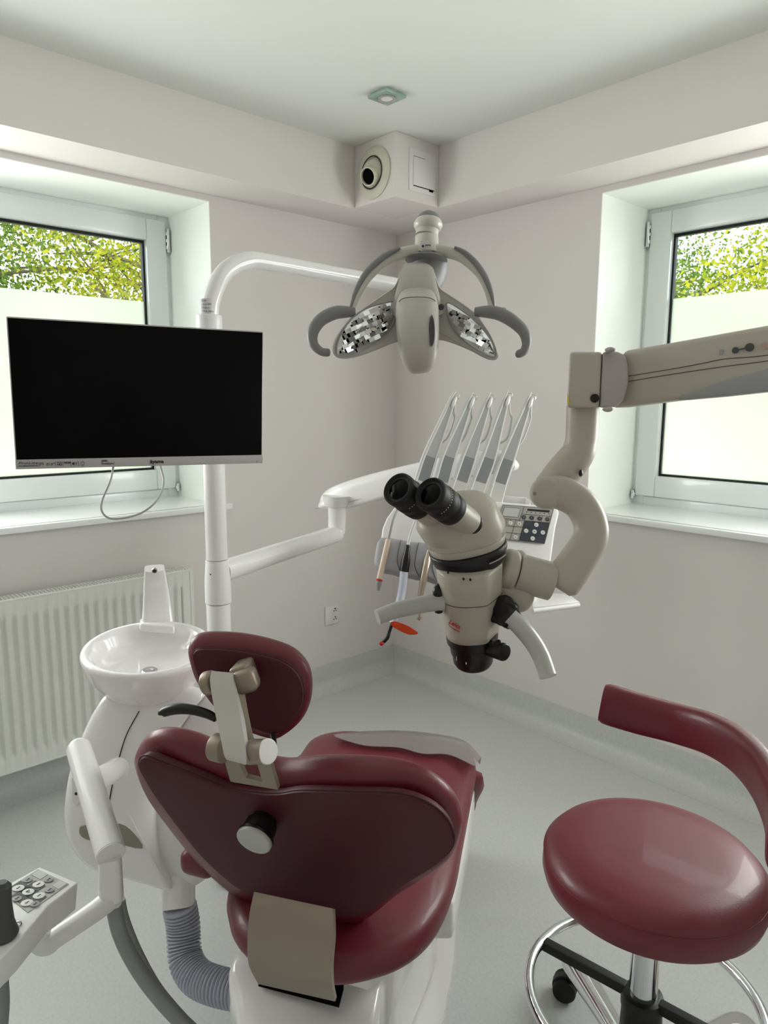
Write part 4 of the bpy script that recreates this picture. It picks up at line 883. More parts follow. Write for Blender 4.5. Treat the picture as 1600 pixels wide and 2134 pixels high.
def sym(g, c, k, r):
    if k == 0: pts = [(-.5, -.2), (0, .4), (.5, -.2), (-.5, -.2)]
    elif k == 1: pts = [(-.4, .3), (-.1, 0), (-.3, -.3), (.1, -.4)]
    elif k == 2: pts = [(-.4, -.4), (.4, -.4), (.4, .4), (-.4, .4), (-.4, -.4)]
    else: pts = [(.3, .4), (0, .1), (.2, -.2), (-.3, -.4)]
    g.tube([c + kx * a * r - ky * b * r for a, b in pts], r * .09, n=4, k=1)
for i_, (u_, v_) in enumerate(((.745, .495), (.585, .69), (.745, .69), (.905, .69), (.745, .885))):
    c_ = kq(u_, v_, .0018); g = G(); g.cyl(c_, c_ + kn * .001, .0066, n=22); kk = build('round_key', g, M_keyround, kpad); g = G(); sym(g, c_ + kn * .0012, 0 if i_ == 2 else 1 + 2 * (i_ % 2), .0055); build('key_symbol', g, M_slate, kk, smooth=False)
for i_, u_ in enumerate((.47, .62, .775, .925)):
    c_ = kq(u_, .31, .0016); g = G(); g.cyl(c_, c_ + kn * .001, .0066, n=22); kk = build('round_key', g, M_slate, kpad, label='dark round key'); g = G(); sym(g, c_ + kn * .0012, (2, 1, 3, 0)[i_], .005); build('key_symbol', g, M_keylight, kk, smooth=False)
for i_, (u_, v_) in enumerate(((.25, .51), (.42, .51), (.42, .90))):
    c_ = kq(u_, v_, .0016); g = G(); g.cyl(c_, c_ + kn * .001, .0062, n=22); kk = build('round_key', g, M_keyround, kpad); g = G(); sym(g, c_ + kn * .0012, (1, 2, 0)[i_], .005); g.cyl(kq(u_ - .01, v_ - .085, .0016), kq(u_ - .01, v_ - .085, .0022), .0014, n=8); build('key_symbol', g, M_slate, kk, smooth=False)
# open white box behind the keypad
g = G(); bxo = [P(x, y, 2.24) for x, y in ((1038, 1033), (1097, 1037), (1097, 1053), (1038, 1050))]; bn = unit(np.cross(bxo[1] - bxo[0], ZU)); 
if np.dot(bn, CAM - bxo[0]) < 0: bn = -bn
g.prism(bxo, -bn * .012, .001); g.prism([bxo[1], bxo[1] + bn * .07 - ZU * .004, bxo[2] + bn * .07, bxo[2]], unit(bxo[0] - bxo[1]) * .004); build('tray_box', g, M_white, it)
# grey silicone instrument rest
SIL = [(793, 1119), (840, 1125), (888, 1130), (925, 1135), (935, 1170), (925, 1213), (900, 1209), (889, 1204), (871, 1204), (855, 1200), (838, 1199), (822, 1193), (806, 1190), (790, 1186), (780, 1174), (782, 1150)]
g = G(); so_ = [kp(x, y, .004) for x, y in SIL]; g.pillow([p - kn * .02 for p in so_], .022, .03, n=kn, m=5, mb=4, k=3, rings=8); sil = build('silicone_rest', g, M_silic, it, ang=60)
for pts in (((835, 1127), (829, 1155), (828, 1175), (836, 1198)), ((872, 1133), (866, 1160), (864, 1182), (873, 1203)), ((907, 1136), (902, 1165), (901, 1185), (908, 1208))):
    g = G(); ringline(g, [kp(x, y, .0062) for x, y in pts], .0012, 5); build('rest_groove', g, M_dgrey, sil)
# side tray
g = G(); tr = [onz(1110, 1268, P(1140, 1258, 2.12)[2]), onz(1206, 1256, P(1140, 1258, 2.12)[2]), onz(1178, 1240, P(1140, 1258, 2.12)[2]), onz(1100, 1236, P(1140, 1258, 2.12)[2])]
g.prism(tr, (0, 0, .004), .0015); g.prism([tr[0], tr[1], tr[1] - ZU * .014, tr[0] - ZU * .016], unit(tr[2] - tr[1]) * .005, .001); g.tube([tr[1] - ZU * .004, tr[2] - ZU * .002 + ZU * .004], .006, n=10); g.tube([tr[0] - ZU * .008, tr[1] - ZU * .008], .0075, n=12); 
build('side_tray', g, M_white, it)
g = G(); g.tube([kp(1100, 1180, -.04), P(1110, 1215, 2.15), (tr[0] + tr[3]) / 2], .018, n=14); build('tray_support', g, M_white2, it)
# five whips: tip, band top, band bottom, foot
WH = [((948, 826), (897, 952), (880, 1003), (862, 1050)), ((985, 828), (936, 952), (921, 1003), (905, 1050)), ((1022, 828), (978, 953), (961, 1003), (945, 1048)), ((1059, 824), (1019, 955), (1000, 1005), (985, 1048)), ((1107, 828), (1058, 958), (1041, 1007), (1029, 1050))]
for i_, (tp, b0, b1, ft) in enumerate(WH):
    wd = 2.20
    pt, p0, p1, pf = P(*tp, wd), P(*b0, wd - .01), P(*b1, wd - .015), P(*ft, wd - .02)
    vn = unit(CAM - p0); sd_ = unit(np.cross(vn, pt - pf)); sd_ = sd_ if sd_[0] * RC[0][0] + sd_[1] * RC[1][0] > 0 else -sd_
    def wrow(p, w): return (p - sd_ * w, p + sd_ * w)
    m_ = (pt + p0) / 2 - sd_ * .001
    root = build('whip_arm', strip([wrow(pt, .005), wrow(m_, .0125), wrow(p0, .0185)], .0025, 6), M_whiplt, it, ang=30)
    build('grey_band', strip([wrow(p0, .0188), wrow(p1, .0205)], .0034, 2), M_whipband, root, ang=30)
    build('whip_foot', strip([wrow(p1, .0205), wrow(pf, .0215), wrow(pf + (pf - p1) * .7, .0215)], .0028, 4), M_white2, root, ang=30)
    g = G(); g.tube([pt - sd_ * .004 + vn * .004 + unit(pt - p0) * .008, pt - sd_ * .008 + vn * .004, m_ - sd_ * .014 + vn * .004, p0 - sd_ * .020 + vn * .004, p1 - sd_ * .0205 + vn * .005, pf - sd_ * .021 + vn * .005], [.003, .0045, .0055, .006, .006, .006], n=12); build('whip_hose', g, M_cordw, root)
    g = G(); g.tube([p + sd_ * w + vn * .002 for p, w in ((pt, .004), (m_, .0125), (p0, .0185), (p1, .0205), (pf, .0215))], .0028, n=8); build('edge_rail', g, M_white, root)
    g = G(); g.ball(pt + sd_ * .004 - unit(pt - p0) * .018, .0205, 18, (.32, .5, 1), np.array([sd_, vn, unit(pt - p0)])); build('tip_roller', g, M_white, root)
    g = G(); t_ = unit(pt - p0); g.tube([pt - sd_ * .006 - t_ * .004, pt - sd_ * .004 + t_ * .006, pt + sd_ * .008 + t_ * .008, pt + sd_ * .0125 + t_ * .001, pt + sd_ * .011 - t_ * .006], .0018, n=8); build('wire_guard', g, M_chrome, root)
    bow = (.018, .012, .020, .030, .014)[i_]
    g = G(); g.tube([pt + sd_ * .008 - t_ * .02, pt + sd_ * (.011 + bow * .3) - t_ * .05, pt * .66 + p0 * .34 + sd_ * (.013 + bow * .6) - vn * .01, pt * .38 + p0 * .62 + sd_ * (.012 + bow * .75) - vn * .01, p0 + t_ * .045 + sd_ * .012 - vn * .01, p0 - sd_ * .0 - vn * .006], .0034, n=10); build('hanging_loop', g, M_cordw, root)

# ---------------------------------------------------------------- instruments resting in the silicone holder
def lat(g, pts, rad, n=20, **k): return g.tube(pts, rad, n=n, k=3, **k)
dI = 2.05
i1 = thing('scaler_handpiece', P(800, 1180, dI), 'cream handpiece with grey cone tip, leftmost in the grey rest', 'dental handpiece')
g = G(); g.cyl(P(790.5, 1208, dI), P(809, 1124, dI + .02), .0092, .0080, n=24, bev=.003); build('handle', g, M_tan, i1)
g = G(); g.cyl(P(790, 1210.5, dI), P(790.6, 1207.5, dI), .0098, n=24); build('red_ring', g, M_red, i1)
g = G(); g.lathe(P(790, 1210, dI), P(788, 1230, dI) - P(790, 1210, dI), [(0, .0095), (.010, .0082), (.027, .0048), (.029, .0025)], 22); build('tip_cone', g, M_grey, i1)
g = G(); g.tube(T([(809, 1126, dI + .02), (812, 1110, dI + .02), (818, 1085, dI + .02), (828, 1062, dI + .03), (850, 1035, dI + .06), (862, 1020, dI + .09)]), .0046, n=12); build('hose', g, M_cordg, i1)
i2 = thing('curing_light', P(835, 1200, dI - .02), 'black and white curing light with orange shield, hanging second from left', 'curing light')
g = G(); g.lathe(P(842, 1191, dI), P(850, 1135, dI) - P(842, 1191, dI), [(0, .0135), (.03, .0130), (.045, .0115), (.056, .0082), (.074, .0080), (.078, .006)], 26); build('black_sleeve', g, M_black, i2)
g = G(); lat(g, T([(842, 1190, dI), (840, 1215, dI - .005), (836, 1240, dI - .01), (830, 1262, dI - .015), (825, 1285, dI - .02), (820, 1296, dI - .02)]), [.0128, .0126, .012, .0105, .0085, .006], 24); build('handle', g, M_bluew, i2)
g = G(); g.tube(T([(850, 1136, dI), (854, 1118, dI + .005), (862, 1095, dI + .01), (872, 1074, dI + .02), (890, 1048, dI + .05), (905, 1030, dI + .09)]), .0044, n=12); build('hose', g, M_cordw, i2)
g = G(); sc_ = [(814, 1297), (826, 1297), (850, 1305), (869, 1317), (868, 1322), (850, 1322), (828, 1312), (815, 1303)]
vd = unit(CAM - P(840, 1308, dI)); so2 = [P(x, y, dI - .03) for x, y in sc_]
g.pillow(so2, .0016, .0016, m=8, k=3, rings=4); build('orange_shield', g, M_orange, i2)
g = G(); g.tube(T([(815, 1297, dI - .03), (827, 1297, dI - .03), (850, 1305.5, dI - .03), (869.5, 1318, dI - .03)]), .0015, n=8); build('shield_rim', g, M_red, i2)
g = G(); g.tube(T([(816, 1302, dI - .025), (811, 1316, dI - .025), (807, 1329, dI - .03), (799, 1338, dI - .03)]), [.0052, .0052, .0056, .0054], n=16); build('light_guide', g, M_black, i2)
g = G(); g.ball(P(795, 1341, dI - .032), .0075, 18, (1, 1, .85)); build('red_tip', g, M_redtip, i2)
g = G(); g.cyl(P(813, 1298, dI - .02), P(823, 1294, dI - .02), .006, n=14, bev=.001); build('collar', g, M_chrome, i2)
i3 = thing('turbine_handpiece', P(885, 1200, dI - .01), 'champagne metal handpiece with small angled head beside the microscope body', 'dental handpiece')
g = G(); g.lathe(P(873, 1256, dI - .01), P(893, 1150, dI) - P(873, 1256, dI - .01), [(0, .0050), (.020, .0085), (.050, .0098), (.052, .0104), (.125, .0108), (.127, .0098), (.145, .0070), (.152, .0062)], 26); build('handle', g, M_steel, i3)
g = G(); g.tube(T([(873, 1255, dI - .01), (874, 1270, dI - .01), (875, 1284, dI - .01)]), [.005, .0038, .0034], n=14); build('neck', g, M_steel, i3)
g = G(); g.cyl(P(876, 1282, dI - .012), P(871, 1292, dI - .016), .0058, n=16, bev=.002); build('head', g, M_champ, i3)
g = G(); g.tube(T([(893, 1152, dI), (898, 1130, dI + .01), (905, 1100, dI + .02), (925, 1060, dI + .07)]), .0046, n=12); build('hose', g, M_cordw, i3)

# ================================================================ operating microscope on its balanced arm
mi = thing('operating_microscope', P(985, 1230, 1.24), 'cream operating microscope with black eyepieces hanging from a jointed arm at right', 'microscope')
dm = 1.24
# body
Tm, Bm = P(977, 1178, dm + .000), P(983, 1318, dm + .045); ma = unit(Bm - Tm); Lm = np.linalg.norm(Bm - Tm)
mr = unit(P(1050, 1240, dm) - P(915, 1240, dm)); mr = unit(mr - ma * np.dot(mr, ma)); mf = np.cross(mr, ma); mf = mf if np.dot(mf, CAM - Tm) > 0 else -mf
rot = -.25; m1 = mr * math.cos(rot) + mf * math.sin(rot); m2 = -mr * math.sin(rot) + mf * math.cos(rot)
def se(c, a, b, e, n=56, cut=.86):
    """rounded section with the front-right corner flattened"""
    out = []
    for q in np.linspace(0, 2 * math.pi, n, endpoint=False):
        x, y = math.cos(q), math.sin(q); x = math.copysign(abs(x) ** (2 / e), x) * a; y = math.copysign(abs(y) ** (2 / e), y) * b; k_ = x * .80 + y * .60 - .93 * a; x, y = (x - k_ * .80, y - k_ * .60) if k_ > 0 else (x, y); out.append(c + mr * x + mf * y)
    return out
g = G(); g.grid([se(Tm + ma * Lm * t, a, b, 2.4) for t, a, b in ((-.06, .050, .05), (-.02, .0565, .056), (.0, .0575, .058), (.25, .0560, .057), (.6, .0530, .054), (.9, .0490, .050), (.985, .0475, .049), (1.0, .044, .045))], close_u=True, cap0=True, cap1=True); mb_ = build('optics_body', g, M_cream, mi, ang=60)
g = G(); g.tube(se(Tm + ma * Lm * .40, .0551, .0564, 2.4), .0006, n=5, k=1, closed=True, smooth=False); build('body_seam', g, M_dgrey, mb_)
def mpt(x, y, w=0): # point on the viewer's side of the body
    pc = Tm + mf * .052; return onpl(x, y, pc, mf) + mf * w
def msurf(x, y, w=0):
    q = mpt(x, y) - Tm; t = np.dot(q, ma) / Lm; a = np.interp(t, [0, .25, .6, .9, 1], [.0575, .056, .053, .049, .0475]); u = max(-.97, min(.97, np.dot(q, mr) / a))
    return Tm + ma * Lm * t + mr * (u * a) + mf * ((a + .001) * (1 - abs(u) ** 2.4) ** (1 / 2.4) + w)
g = G(); c_ = msurf(1014, 1214, -.004); nn_ = unit(mf + mr * .8); tt_ = unit(np.cross(ma, nn_)); g.box(c_, (.0085, .0165, .003), np.array([tt_, ma, np.cross(tt_, ma)]), .002); build('side_window', g, M_blackg, mb_)
g = G()
for x, y in ((927, 1191), (934, 1196), (965, 1204), (979, 1205)): c_ = msurf(x, y); g.cyl(c_ - mf * .002, c_ + mf * .0008, .002, n=10)
build('vent_holes', g, M_black, mb_)
# red script logo with swash
c_ = msurf(947, 1309); lx = unit(msurf(962, 1313) - msurf(934, 1306)); ly = -unit(ma - lx * np.dot(ma, lx)); ln = np.cross(lx, ly); ln = ln if np.dot(ln, mf) > 0 else -ln
text('logo_text', 'Leica', msurf(935.5, 1306, .0038) , lx, ly, .0125, M_red, mb_, shear=.35, bold=.00015, sx=.9, ext=.0003)
g = G(); lo = msurf(947, 1309, .001)
g.tube([lo + lx * a + ly * (b - .0028) for a, b in ((-.0115, .0005), (-.0075, -.0025), (0, -.0042), (.007, -.0045), (.0125, -.003), (.010, -.0028), (0, -.0034))], .00045, n=6); build('logo_swash', g, M_red, mb_)
# black slewing ring, tilted
rc = P(978, 1158, dm + .004); rax = unit(ma + mr * .15); 
def rsec(c, a, b, ax, e=2.1, n=64):
    r_ = unit(mr - ax * np.dot(mr, ax)); f_ = np.cross(r_, ax); f_ = f_ if np.dot(f_, mf) > 0 else -f_
    return [c + r_ * math.copysign(abs(math.cos(q)) ** (2 / e), math.cos(q)) * a + f_ * math.copysign(abs(math.sin(q)) ** (2 / e), math.sin(q)) * b for q in np.linspace(0, 2 * math.pi, n, endpoint=False)]
g = G(); g.grid([rsec(rc + rax * t, a, a * .9, rax) for t, a in ((-.021, .066), (-.0185, .0685), (-.010, .068), (.006, .0625), (.014, .0575), (.015, .050))], close_u=True, cap0=True, cap1=True); build('slewing_ring', g, M_black, mi, ang=50)
g = G(); g.tube([rsec(rc + rax * -.004, .0695, .0625, rax, 2.1, 64)[k] for k in range(6, 13)], .0012, n=6, k=2); build('ring_highlight', g, M_grey, mi)
# binocular head
hc = P(970, 1128, dm + .03)
g = G(); g.grid([rsec(rc + rax * t, a, b, rax, 2.4) for t, a, b in ((-.0195, .060, .055), (-.024, .066, .060), (-.034, .0685, .062), (-.036, .0672, .061), (-.038, .0700, .063), (-.050, .0715, .062))], close_u=True, cap0=True, cap1=True); build('head_base', g, M_cream, mi, ang=50)
HB = [(879, 1088), (881, 1112), (892, 1128), (930, 1140), (975, 1143), (1015, 1134), (1048, 1117), (1063, 1100), (1064, 1082), (1062, 1070), (1040, 1058), (1012, 1047), (985, 1038), (953, 1034), (925, 1042), (897, 1058), (884, 1072)]
hn = unit(unit(CAM - hc) + ZU * .15); 
g = G(); hb = [onpl(x, y, hc, hn) for x, y in HB]; hcx = -mr * .007; g.grid([rsec(rc + hcx * min(1, max(0, (-t - .05) / .02)) + rax * t - mf * dy_, a, b, rax, 2.5) for t, a, b, dy_ in ((-.047, .0705, .062, 0), (-.056, .0725, .063, 0), (-.070, .0725, .062, .001), (-.084, .069, .058, .003), (-.094, .062, .052, .006), (-.102, .050, .042, .009), (-.107, .032, .028, .012), (-.109, .010, .010, .013), (-.1092, .001, .001, .013))], close_u=True, cap0=True, cap1=True); hbd = build('binocular_head', g, M_cream, mi, ang=60)
e1a, e1b = P(978, 1090, dm - .060), P(893, 1027, dm - .150)
e2a, e2b = P(909, 1078, dm - .040), P(827, 1017, dm - .128)
for a, b in ((e1a, e1b), (e2a, e2b)):
    ax_ = unit(b - a); L_ = np.linalg.norm(b - a)
    g = G(); g.lathe(a - ax_ * .02, ax_, [(0, .0245), (.020, .0245), (.022, .0240), (.026, .0222)], 36); cl_ = build('tube_collar', g, M_black, mi)
    g = G(); g.lathe(a, ax_, [(0, .0232), (L_ * .55, .0222)], 36); build('ocular_tube', g, M_cream, mi)
    s0_ = L_ * .42
    g = G(); g.lathe(a, ax_, [(s0_, .0232), (s0_ + .003, .0262), (s0_ + .018, .0272), (s0_ + .020, .0258), (s0_ + .024, .0258), (s0_ + .026, .0272), (L_ - .030, .0275), (L_ - .028, .0262), (L_ - .018, .0268), (L_ - .008, .0275), (L_ - .002, .0268), (L_, .0245), (L_ - .001, .0235), (L_ - .005, .021), (L_ - .006, .0)], 44, True, True); ec = build('eyecup', g, M_blackr, mi, ang=50)
    g = G(); g.lathe(a, ax_, [(L_ - .0055, .0185), (L_ - .003, .013), (L_ - .002, .0005)], 28, False, True); build('eyepiece_lens', g, M_blackg, ec)
    g = G(); u_, w_, _ = frame(ax_)
    for q in range(11):
        an = 2 * math.pi * q / 36 + 2.2; rr_ = u_ * math.cos(an) + w_ * math.sin(an)
        if np.dot(rr_, ZU + mr) > -5: g.cyl(a + ax_ * (L_ - .027) + rr_ * .0262, a + ax_ * (L_ - .027) + rr_ * .0268, .0009, n=6)
    build('diopter_marks', g, M_label, ec)
# objective
g = G(); ob0 = Bm; g.lathe(ob0 - ma * .004, ma, [(0, .0465), (.006, .0472), (.020, .0460), (.024, .0415), (.042, .0400), (.043, .0375), (.062, .0362), (.069, .0320), (.071, .024), (.066, .022)], 48); obj_ = build('objective', g, M_black, mi, ang=40)
g = G(); g.lathe(ob0, ma, [(.0625, .0215), (.064, .012), (.0645, .0005)], 32); build('objective_lens', g, M_blackg, obj_)
def osurf(x, y, r): q = onpl(x, y, ob0 + mf * r, mf); return q
g = G(); g.box(osurf(971, 1379, .0340), (.0022, .0115, .0008), np.array([mr, ma, mf])); g.box(osurf(951, 1372, .0275), (.0013, .008, .0008), np.array([mr, ma, mf])); build('index_marks', g, M_label, obj_)
g = G(); k0, k1 = P(1010, 1346, dm + .03), P(1052, 1360, dm - .01); g.cyl(k0, k1, .0150, .0158, n=28, bev=.003); g.ball(P(1038, 1342, dm + .0), .008, 16); build('fine_focus_knob', g, M_black, obj_)
# right handle with knob
g = G(); kk0, kk1 = P(1052, 1274, dm + .01), P(1034, 1268, dm - .034); kx_ = unit(kk1 - kk0); u_, w_, _ = frame(kx_); rows = []
for t, r_ in ((0, .024), (.004, .0262), (.024, .0262), (.028, .022), (.0285, .0)):
    rows.append([kk0 + kx_ * t + (u_ * math.cos(q) + w_ * math.sin(q)) * max(r_ * (1 + .05 * math.cos(7 * q)), 1e-4) for q in np.linspace(0, 2 * math.pi, 56, endpoint=False)])
g.grid(rows, close_u=True, cap0=True, cap1=True); build('handle_knob', g, M_black, mi, ang=50)
g = G(); g.tube(T([(1042, 1266, dm + .0), (1053, 1278, dm - .01), (1065, 1290, dm - .025), (1072, 1298, dm - .03)]), [.018, .0205, .0195, .0165], n=24); build('handle_socket', g, M_black, mi)
g = G(); g.tube(T([(1062, 1285, dm - .03), (1084, 1306, dm - .035), (1110, 1338, dm - .045), (1128, 1370, dm - .055), (1142, 1410, dm - .07)]), [.0155, .0158, .0152, .0148, .0145], n=32, k=8); build('right_handle', g, M_handle, mi)
g = G(); g.tube(T([(926, 1254, dm + .0), (900, 1256, dm + .0), (868, 1262, dm + .0), (825, 1272, dm - .01), (786, 1286, dm - .02)]), [.0150, .0150, .0145, .0138, .0128], n=32, k=8, sq=2.3); build('left_handle', g, M_handle, mi)
g = G(); g.ball(P(918, 1233, dm + .0), .0165, 20, (.7, 1, 1)); g.box(P(914, 1271, dm), (.012, .012, .012), None, .003); build('left_knob', g, M_black, mi)
# side carrier and joint
g = G(); g.pillow([P(x, y, dm + .055) for x, y in ((1025, 1165), (1050, 1152), (1075, 1146), (1095, 1150), (1106, 1170), (1112, 1215), (1112, 1250), (1102, 1268), (1086, 1276), (1064, 1272), (1045, 1262), (1028, 1240))], .045, .05, n=unit(CAM - P(1070, 1210, dm)), m=4, mb=4, k=4, rings=10); build('carrier', g, M_cream, mi, ang=60)
jA, jB, jC = P(1043, 1183, dm + .030), P(1076, 1192, dm + .030), P(1150, 1212, dm + .030)
g = G(); g.cyl(jA, jB, .0375, n=44, bev=.010); build('joint_flange', g, M_cream, mi)
g = G(); g.cyl(jB + unit(jC - jB) * .0008, jC, .0345, n=44, bev=.001); build('joint_drum', g, M_cream, mi)
# curved yoke arm
g = G(); g.tube(T([(1135, 1034, dm + .07), (1152, 1026, dm + .06), (1176, 1030, dm + .05), (1208, 1050, dm + .045), (1228, 1085, dm + .04), (1229, 1124, dm + .035), (1200, 1172, dm + .03), (1170, 1214, dm + .03), (1162, 1226, dm + .03)]), [.024, .030, .0305, .030, .030, .0310, .0325, .0335, .025], n=36, k=8, sq=2.7, up=unit(CAM - P(1180, 1120, dm)), ab=(1, .95)); build('curved_arm', g, M_cream, mi, ang=60)
g = G(); g.cyl(P(1141, 1030, dm + .08), P(1138, 1026, dm + .030), .0300, n=44, bev=.012); ds = build('pivot_disc', g, M_cream, mi)
g = G(); g.cyl(P(1114, 1029, dm + .018), P(1114, 1029, dm + .016), .0032, n=16); build('pivot_screw', g, M_champd, ds)
g = G(); g.tube(T([(1213, 920, dm + .075), (1202, 948, dm + .075), (1172, 985, dm + .08), (1145, 1018, dm + .08)]), [.0270, .0305, .0320, .0305], n=36, k=6); kn_ = build('knuckle', g, M_cream, mi)
g = G(); g.tube(se(P(1204, 946, dm + .075), .0, .0, 2), .0001, n=4, k=1, closed=True, smooth=False) if False else g.ball(P(1210, 986, dm + .046), .0055, 12, (.6, 1, 1.2)); build('port', g, M_black, kn_)
g = G(); g.tube(T([(1214, 846, dm + .075), (1213, 885, dm + .075), (1211, 915, dm + .075), (1203, 944, dm + .076)]), [.0295, .0295, .0290, .0285], n=36, k=6); build('drop_tube', g, M_cream, mi)
# elbow housing
ar0, ar1 = P(1300, 790, dm + .05), P(1600, 745, dm - .09); ad = unit(ar1 - ar0)
vn = ZU
hh0 = [P(x, y, dm + .03) for x, y in ((1187, 733), (1255, 733), (1249, 850), (1181, 850))]
hn_ = unit(CAM - hh0[0]); hn_ = unit(hn_ - ZU * np.dot(hn_, ZU))
g = G(); g.prism([p for p in hh0], -hn_ * .085, .006, 4); hz = build('elbow_housing', g, M_cream, mi, ang=40)
cap = [P(x, y, dm + .028) for x, y in ((1256, 733), (1285, 732), (1303, 740), (1309, 765), (1309, 800), (1300, 832), (1285, 848), (1250, 850))]
g = G(); g.prism(cap, -hn_ * .08, .004, 4); build('housing_cap', g, M_creamd, mi, ang=40)
g = G(); c_ = P(1239, 830, dm + .028); g.cyl(c_, c_ + hn_ * .0025, .0078, n=24, bev=.001); g.cyl(c_ + hn_ * .0025, c_ + hn_ * .003, .0035, n=6); build('lock_screw', g, M_black, hz)
g = G(); g.prism([P(x, y, dm + .0285) for x, y in ((1181.6, 816), (1187, 841), (1182, 842))], hn_ * .002); build('warning_label', g, M_yellow, hz)
# main arm: side profile carried along
def aq(x, y, w=0):
    pa = ar0 + unit(np.cross(ad, ZU)) * 0; n_ = unit(np.cross(ad, ZU)); n_ = n_ if np.dot(n_, CAM - ar0) > 0 else -n_
    return onpl(x, y, ar0, n_) + n_ * w, n_
AR = [(1296, 731), (1400, 713), (1500, 695), (1600, 677), (1700, 657), (1860, 625), (1860, 793), (1700, 803), (1600, 814), (1500, 824), (1400, 835), (1272, 851)]
op = [aq(x, y)[0] for x, y in AR]; an_ = aq(1400, 780)[1]
g = G(); g.prism(op, -an_ * .085, .010, 5); am_ = build('balance_arm', g, M_cream, mi, ang=45)
g = G(); gw = [aq(x, y, .0012)[0] for x, y in ((1411, 834), (1425, 822), (1500, 795), (1600, 767), (1700, 742), (1856, 712), (1856, 792), (1700, 804), (1600, 815), (1500, 826))]; g.prism(gw, -an_ * .08, .003, 2); build('lower_cover', g, M_grey, am_)
g = G()
for ln_ in (((1309, 784), (1400, 769), (1460, 758), (1510, 748), (1600, 740), (1800, 708)), ((1309, 795), (1400, 780), (1500, 765), (1600, 752), (1800, 722))): ringline(g, [aq(x, y, .0004)[0] for x, y in ln_], .0007, 5)
build('arm_groove', g, M_dgrey, am_)
g = G(); a_ = aq(1532.5, 730, .0005)[0]; b_ = aq(1562, 724, .0005)[0]; g.cyl(a_, a_ + an_ * .002, .0052, n=18); g.cyl(b_, b_ + an_ * .003, .0066, n=18); g.tube([a_ + an_ * .001, b_ + an_ * .001], .0012, n=6, k=1); build('cable_clip', g, M_dgrey, am_)
g = G(); a_ = aq(1593, 721, .0005)[0]; g.cyl(a_, a_ + an_ * .0015, .0056, n=18); build('pink_button', g, M_pink, am_)
g = G(); a_ = aq(1502.5, 734, .0005)[0]; g.box(a_, (.0065, .0085, .0008), np.array([unit(ad), ZU, an_]), .001); build('panel_icon', g, M_grey, am_)
g = G()
for x, y in ((1271, 729), (1266, 853)): g.ball(P(x, y, dm + .02), .008, 14, (1.2, 1, .6))
build('cap_screw', g, M_creamd, mi)
# floor stand, outside the picture to the right
pe = aq(1855, 710)[0]; px_, py_ = pe[0] - an_[0] * .04 + ad[0] * .04, pe[1] - an_[1] * .04 + ad[1] * .04
g = G(); g.cyl((px_, py_, .06), (px_, py_, pe[2] + .12), .045, n=36, bev=.004); build('stand_column', g, M_cream, mi)
g = G(); g.lathe((px_, py_, 0), ZU, [(0, .22), (.03, .22), (.05, .19), (.07, .05)], 44); build('stand_base', g, M_cream, mi)

# ================================================================ assistant's arm with keypad, hoses and suction holder
aa = thing('assistant_console', P(120, 1900, 1.08), 'white assistant arm with small button console at the bottom left corner', 'assistant console')
t0, t1 = P(163, 1556, 1.32), P(231, 1779, 1.12); ta = unit(t1 - t0)
g = G(); g.tube([t0 - ta * .012, t0 - ta * .004, t0 + ta * .01, t0 + ta * .03, t1], [.008, .017, .0215, .0225, .0225], n=36, k=5); build('swing_tube', g, M_white, aa, ang=60)
g = G(); g.cyl(t1, t1 + ta * .003, .0222, n=36, bev=.001); build('tube_cap', g, M_white2, aa)
g = G(); g.cyl(P(246, 1602, 1.50), P(186, 1634, 1.25), .0235, .0200, n=32, bev=.006); build('pivot_tube', g, M_white, aa)
g = G(); g.tube(T([(229, 1782, 1.13), (230, 1810, 1.135), (231, 1845, 1.14), (232, 1868, 1.145)]), [.0175, .0180, .0190, .0190], n=28, sq=3, up=unit(CAM - P(230, 1820, 1.1))); g.cyl(P(235, 1860, 1.15), P(239, 1884, 1.16), .012, n=20, bev=.003); build('elbow_block', g, M_white, aa, ang=60)
g = G(); g.tube(T([(238, 1862, 1.15), (215, 1886, 1.13), (160, 1925, 1.10), (100, 1965, 1.08)]), [.0165, .0150, .0140, .0140], n=24, sq=2.6); build('carrying_arm', g, M_white2, aa, ang=60)
g = G(); g.cyl(P(96, 1955, 1.09), P(92, 1975, 1.075), .021, n=32, bev=.005); build('arm_end', g, M_white2, aa)
dc = 1.06
cO, cX, cY = P(82, 1806, dc + .05), P(163, 1839, dc + .03), P(0, 1862, dc)
cA = P(82, 1808, 1.10); cB = P(163, 1840, 1.07); cC = P(0, 1868, 1.02); cn_ = unit(np.cross(cB - cA, cC - cA)); cn_ = cn_ if cn_[2] > 0 else -cn_
def cp(x, y, w=0): return onpl(x, y, cA, cn_) + cn_ * w
top_ = [(82, 1806), (122, 1822), (163, 1839), (130, 1866), (100, 1888), (72, 1922), (40, 1960), (0, 2000), (-70, 2060), (-130, 1960), (-80, 1905), (0, 1852)]
g = G(); g.prism([cp(x, y) for x, y in top_], -cn_ * .042, .0025, 3); cbx = build('console_box', g, M_white2, aa, ang=40)
kq4 = [(4, 1860), (79, 1813), (143, 1843), (58, 1903)]
g = G(); g.prism([cp(x, y, .0002) for x, y in kq4], cn_ * .0008); ck = build('keypad', g, M_silverkey, cbx, smooth=False)
K0, K1, K2, K3 = [A(q) for q in kq4]
def cq(u, v, w=.0012):  # u along lower-left -> upper-right, v across
    a = K0 * (1 - u) * (1 - v) + K1 * u * (1 - v) + K2 * u * v + K3 * (1 - u) * v; return cp(a[0], a[1], w)
cxd = unit(cq(1, 0) - cq(0, 0)); cyd = unit(cq(0, 1) - cq(0, 0))
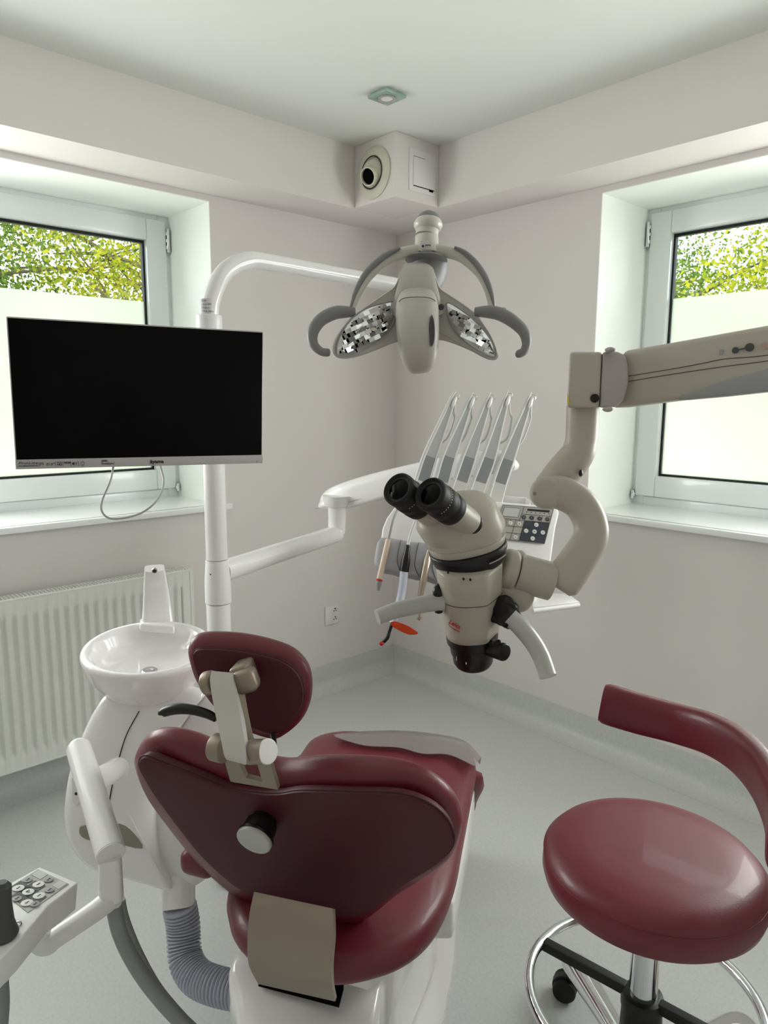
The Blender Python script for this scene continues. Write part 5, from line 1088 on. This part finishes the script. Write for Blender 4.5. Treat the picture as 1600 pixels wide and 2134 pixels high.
def cquad(g, u0, v0, u1, v1, w=.0012): g.prism([cq(u0, v0, w), cq(u1, v0, w), cq(u1, v1, w), cq(u0, v1, w)], cn_ * .0004)
g = G(); cquad(g, .05, .28, .70, .62); cquad(g, .25, .02, .50, .95); build('dark_key_field', g, M_dgrey, ck, smooth=False)
g = G(); cquad(g, .78, .04, .98, .34); cquad(g, .78, .74, .98, .97); build('pale_field', g, M_keylight, ck, smooth=False)
for u_, v_, big in ((.08, .46, 0), (.30, .20, 1), (.36, .48, 1), (.14, .75, 1), (.42, .78, 1), (.64, .46, 1), (.60, .14, 0), (.86, .52, 0), (.66, .82, 0), (.22, .93, 0)):
    c_ = cq(u_, v_, .0014); g = G(); g.cyl(c_, c_ + cn_ * .0012, .0082 if big else .0066, n=24, bev=.0006); kk = build('round_key', g, M_keyround if big else M_grey, ck)
    g = G(); g.tube([c_ + cn_ * .0015 + cxd * a * .006 + cyd * b * .006 for a, b in ((-.5, -.3), (0, .5), (.5, -.3), (-.5, -.3))], .0005, n=4, k=1) if abs(u_ - .36) < .01 else g.tube([c_ + cn_ * .0015 + cxd * a * .005 + cyd * b * .005 for a, b in ((-.6, -.2), (-.2, .2), (.2, -.2), (.6, .2))], .0005, n=4, k=2); build('key_symbol', g, M_slate, kk, smooth=False)
g = G(); g.ball(cp(34, 1927, .001), .007, 16, (1, 1, .5)); build('hook', g, M_chrome, cbx)
h1_ = [(236, 1878, 1.16), (240, 1905, 1.16), (250, 1945, 1.17), (272, 1993, 1.18), (305, 2045, 1.19), (350, 2100, 1.20), (400, 2150, 1.21), (470, 2215, 1.23), (560, 2280, 1.27)]
h2_ = [(247, 1876, 1.17), (254, 1910, 1.175), (268, 1950, 1.185), (288, 1995, 1.195), (318, 2050, 1.205), (352, 2095, 1.215), (404, 2150, 1.225), (480, 2215, 1.245), (570, 2270, 1.29)]
for h_, r_ in ((h2_, .0105), (h1_, .0125)): g = G(); g.tube(T(h_), r_, n=20); build('suction_hose', g, M_hoseg, aa)
sh = thing('suction_handpiece', P(2, 1910, 1.0), 'dark grey suction nozzle cup standing on the console at the left edge', 'suction nozzle')
sc1 = cp(0, 1952, .001); g = G(); g.lathe(sc1, unit(cn_ * .9 + ZU * .3), [(0, .021), (.004, .0225), (.020, .0165), (.045, .0125), (.068, .0115), (.074, .006)], 28); build('cup', g, M_dgrey, sh)
g = G(); g.tube(T([(-2, 2045, 1.0), (0, 2090, 1.0), (-3, 2140, 1.01), (-10, 2250, 1.05)]), .0125, n=16); build('hose', g, M_hoseg, sh)
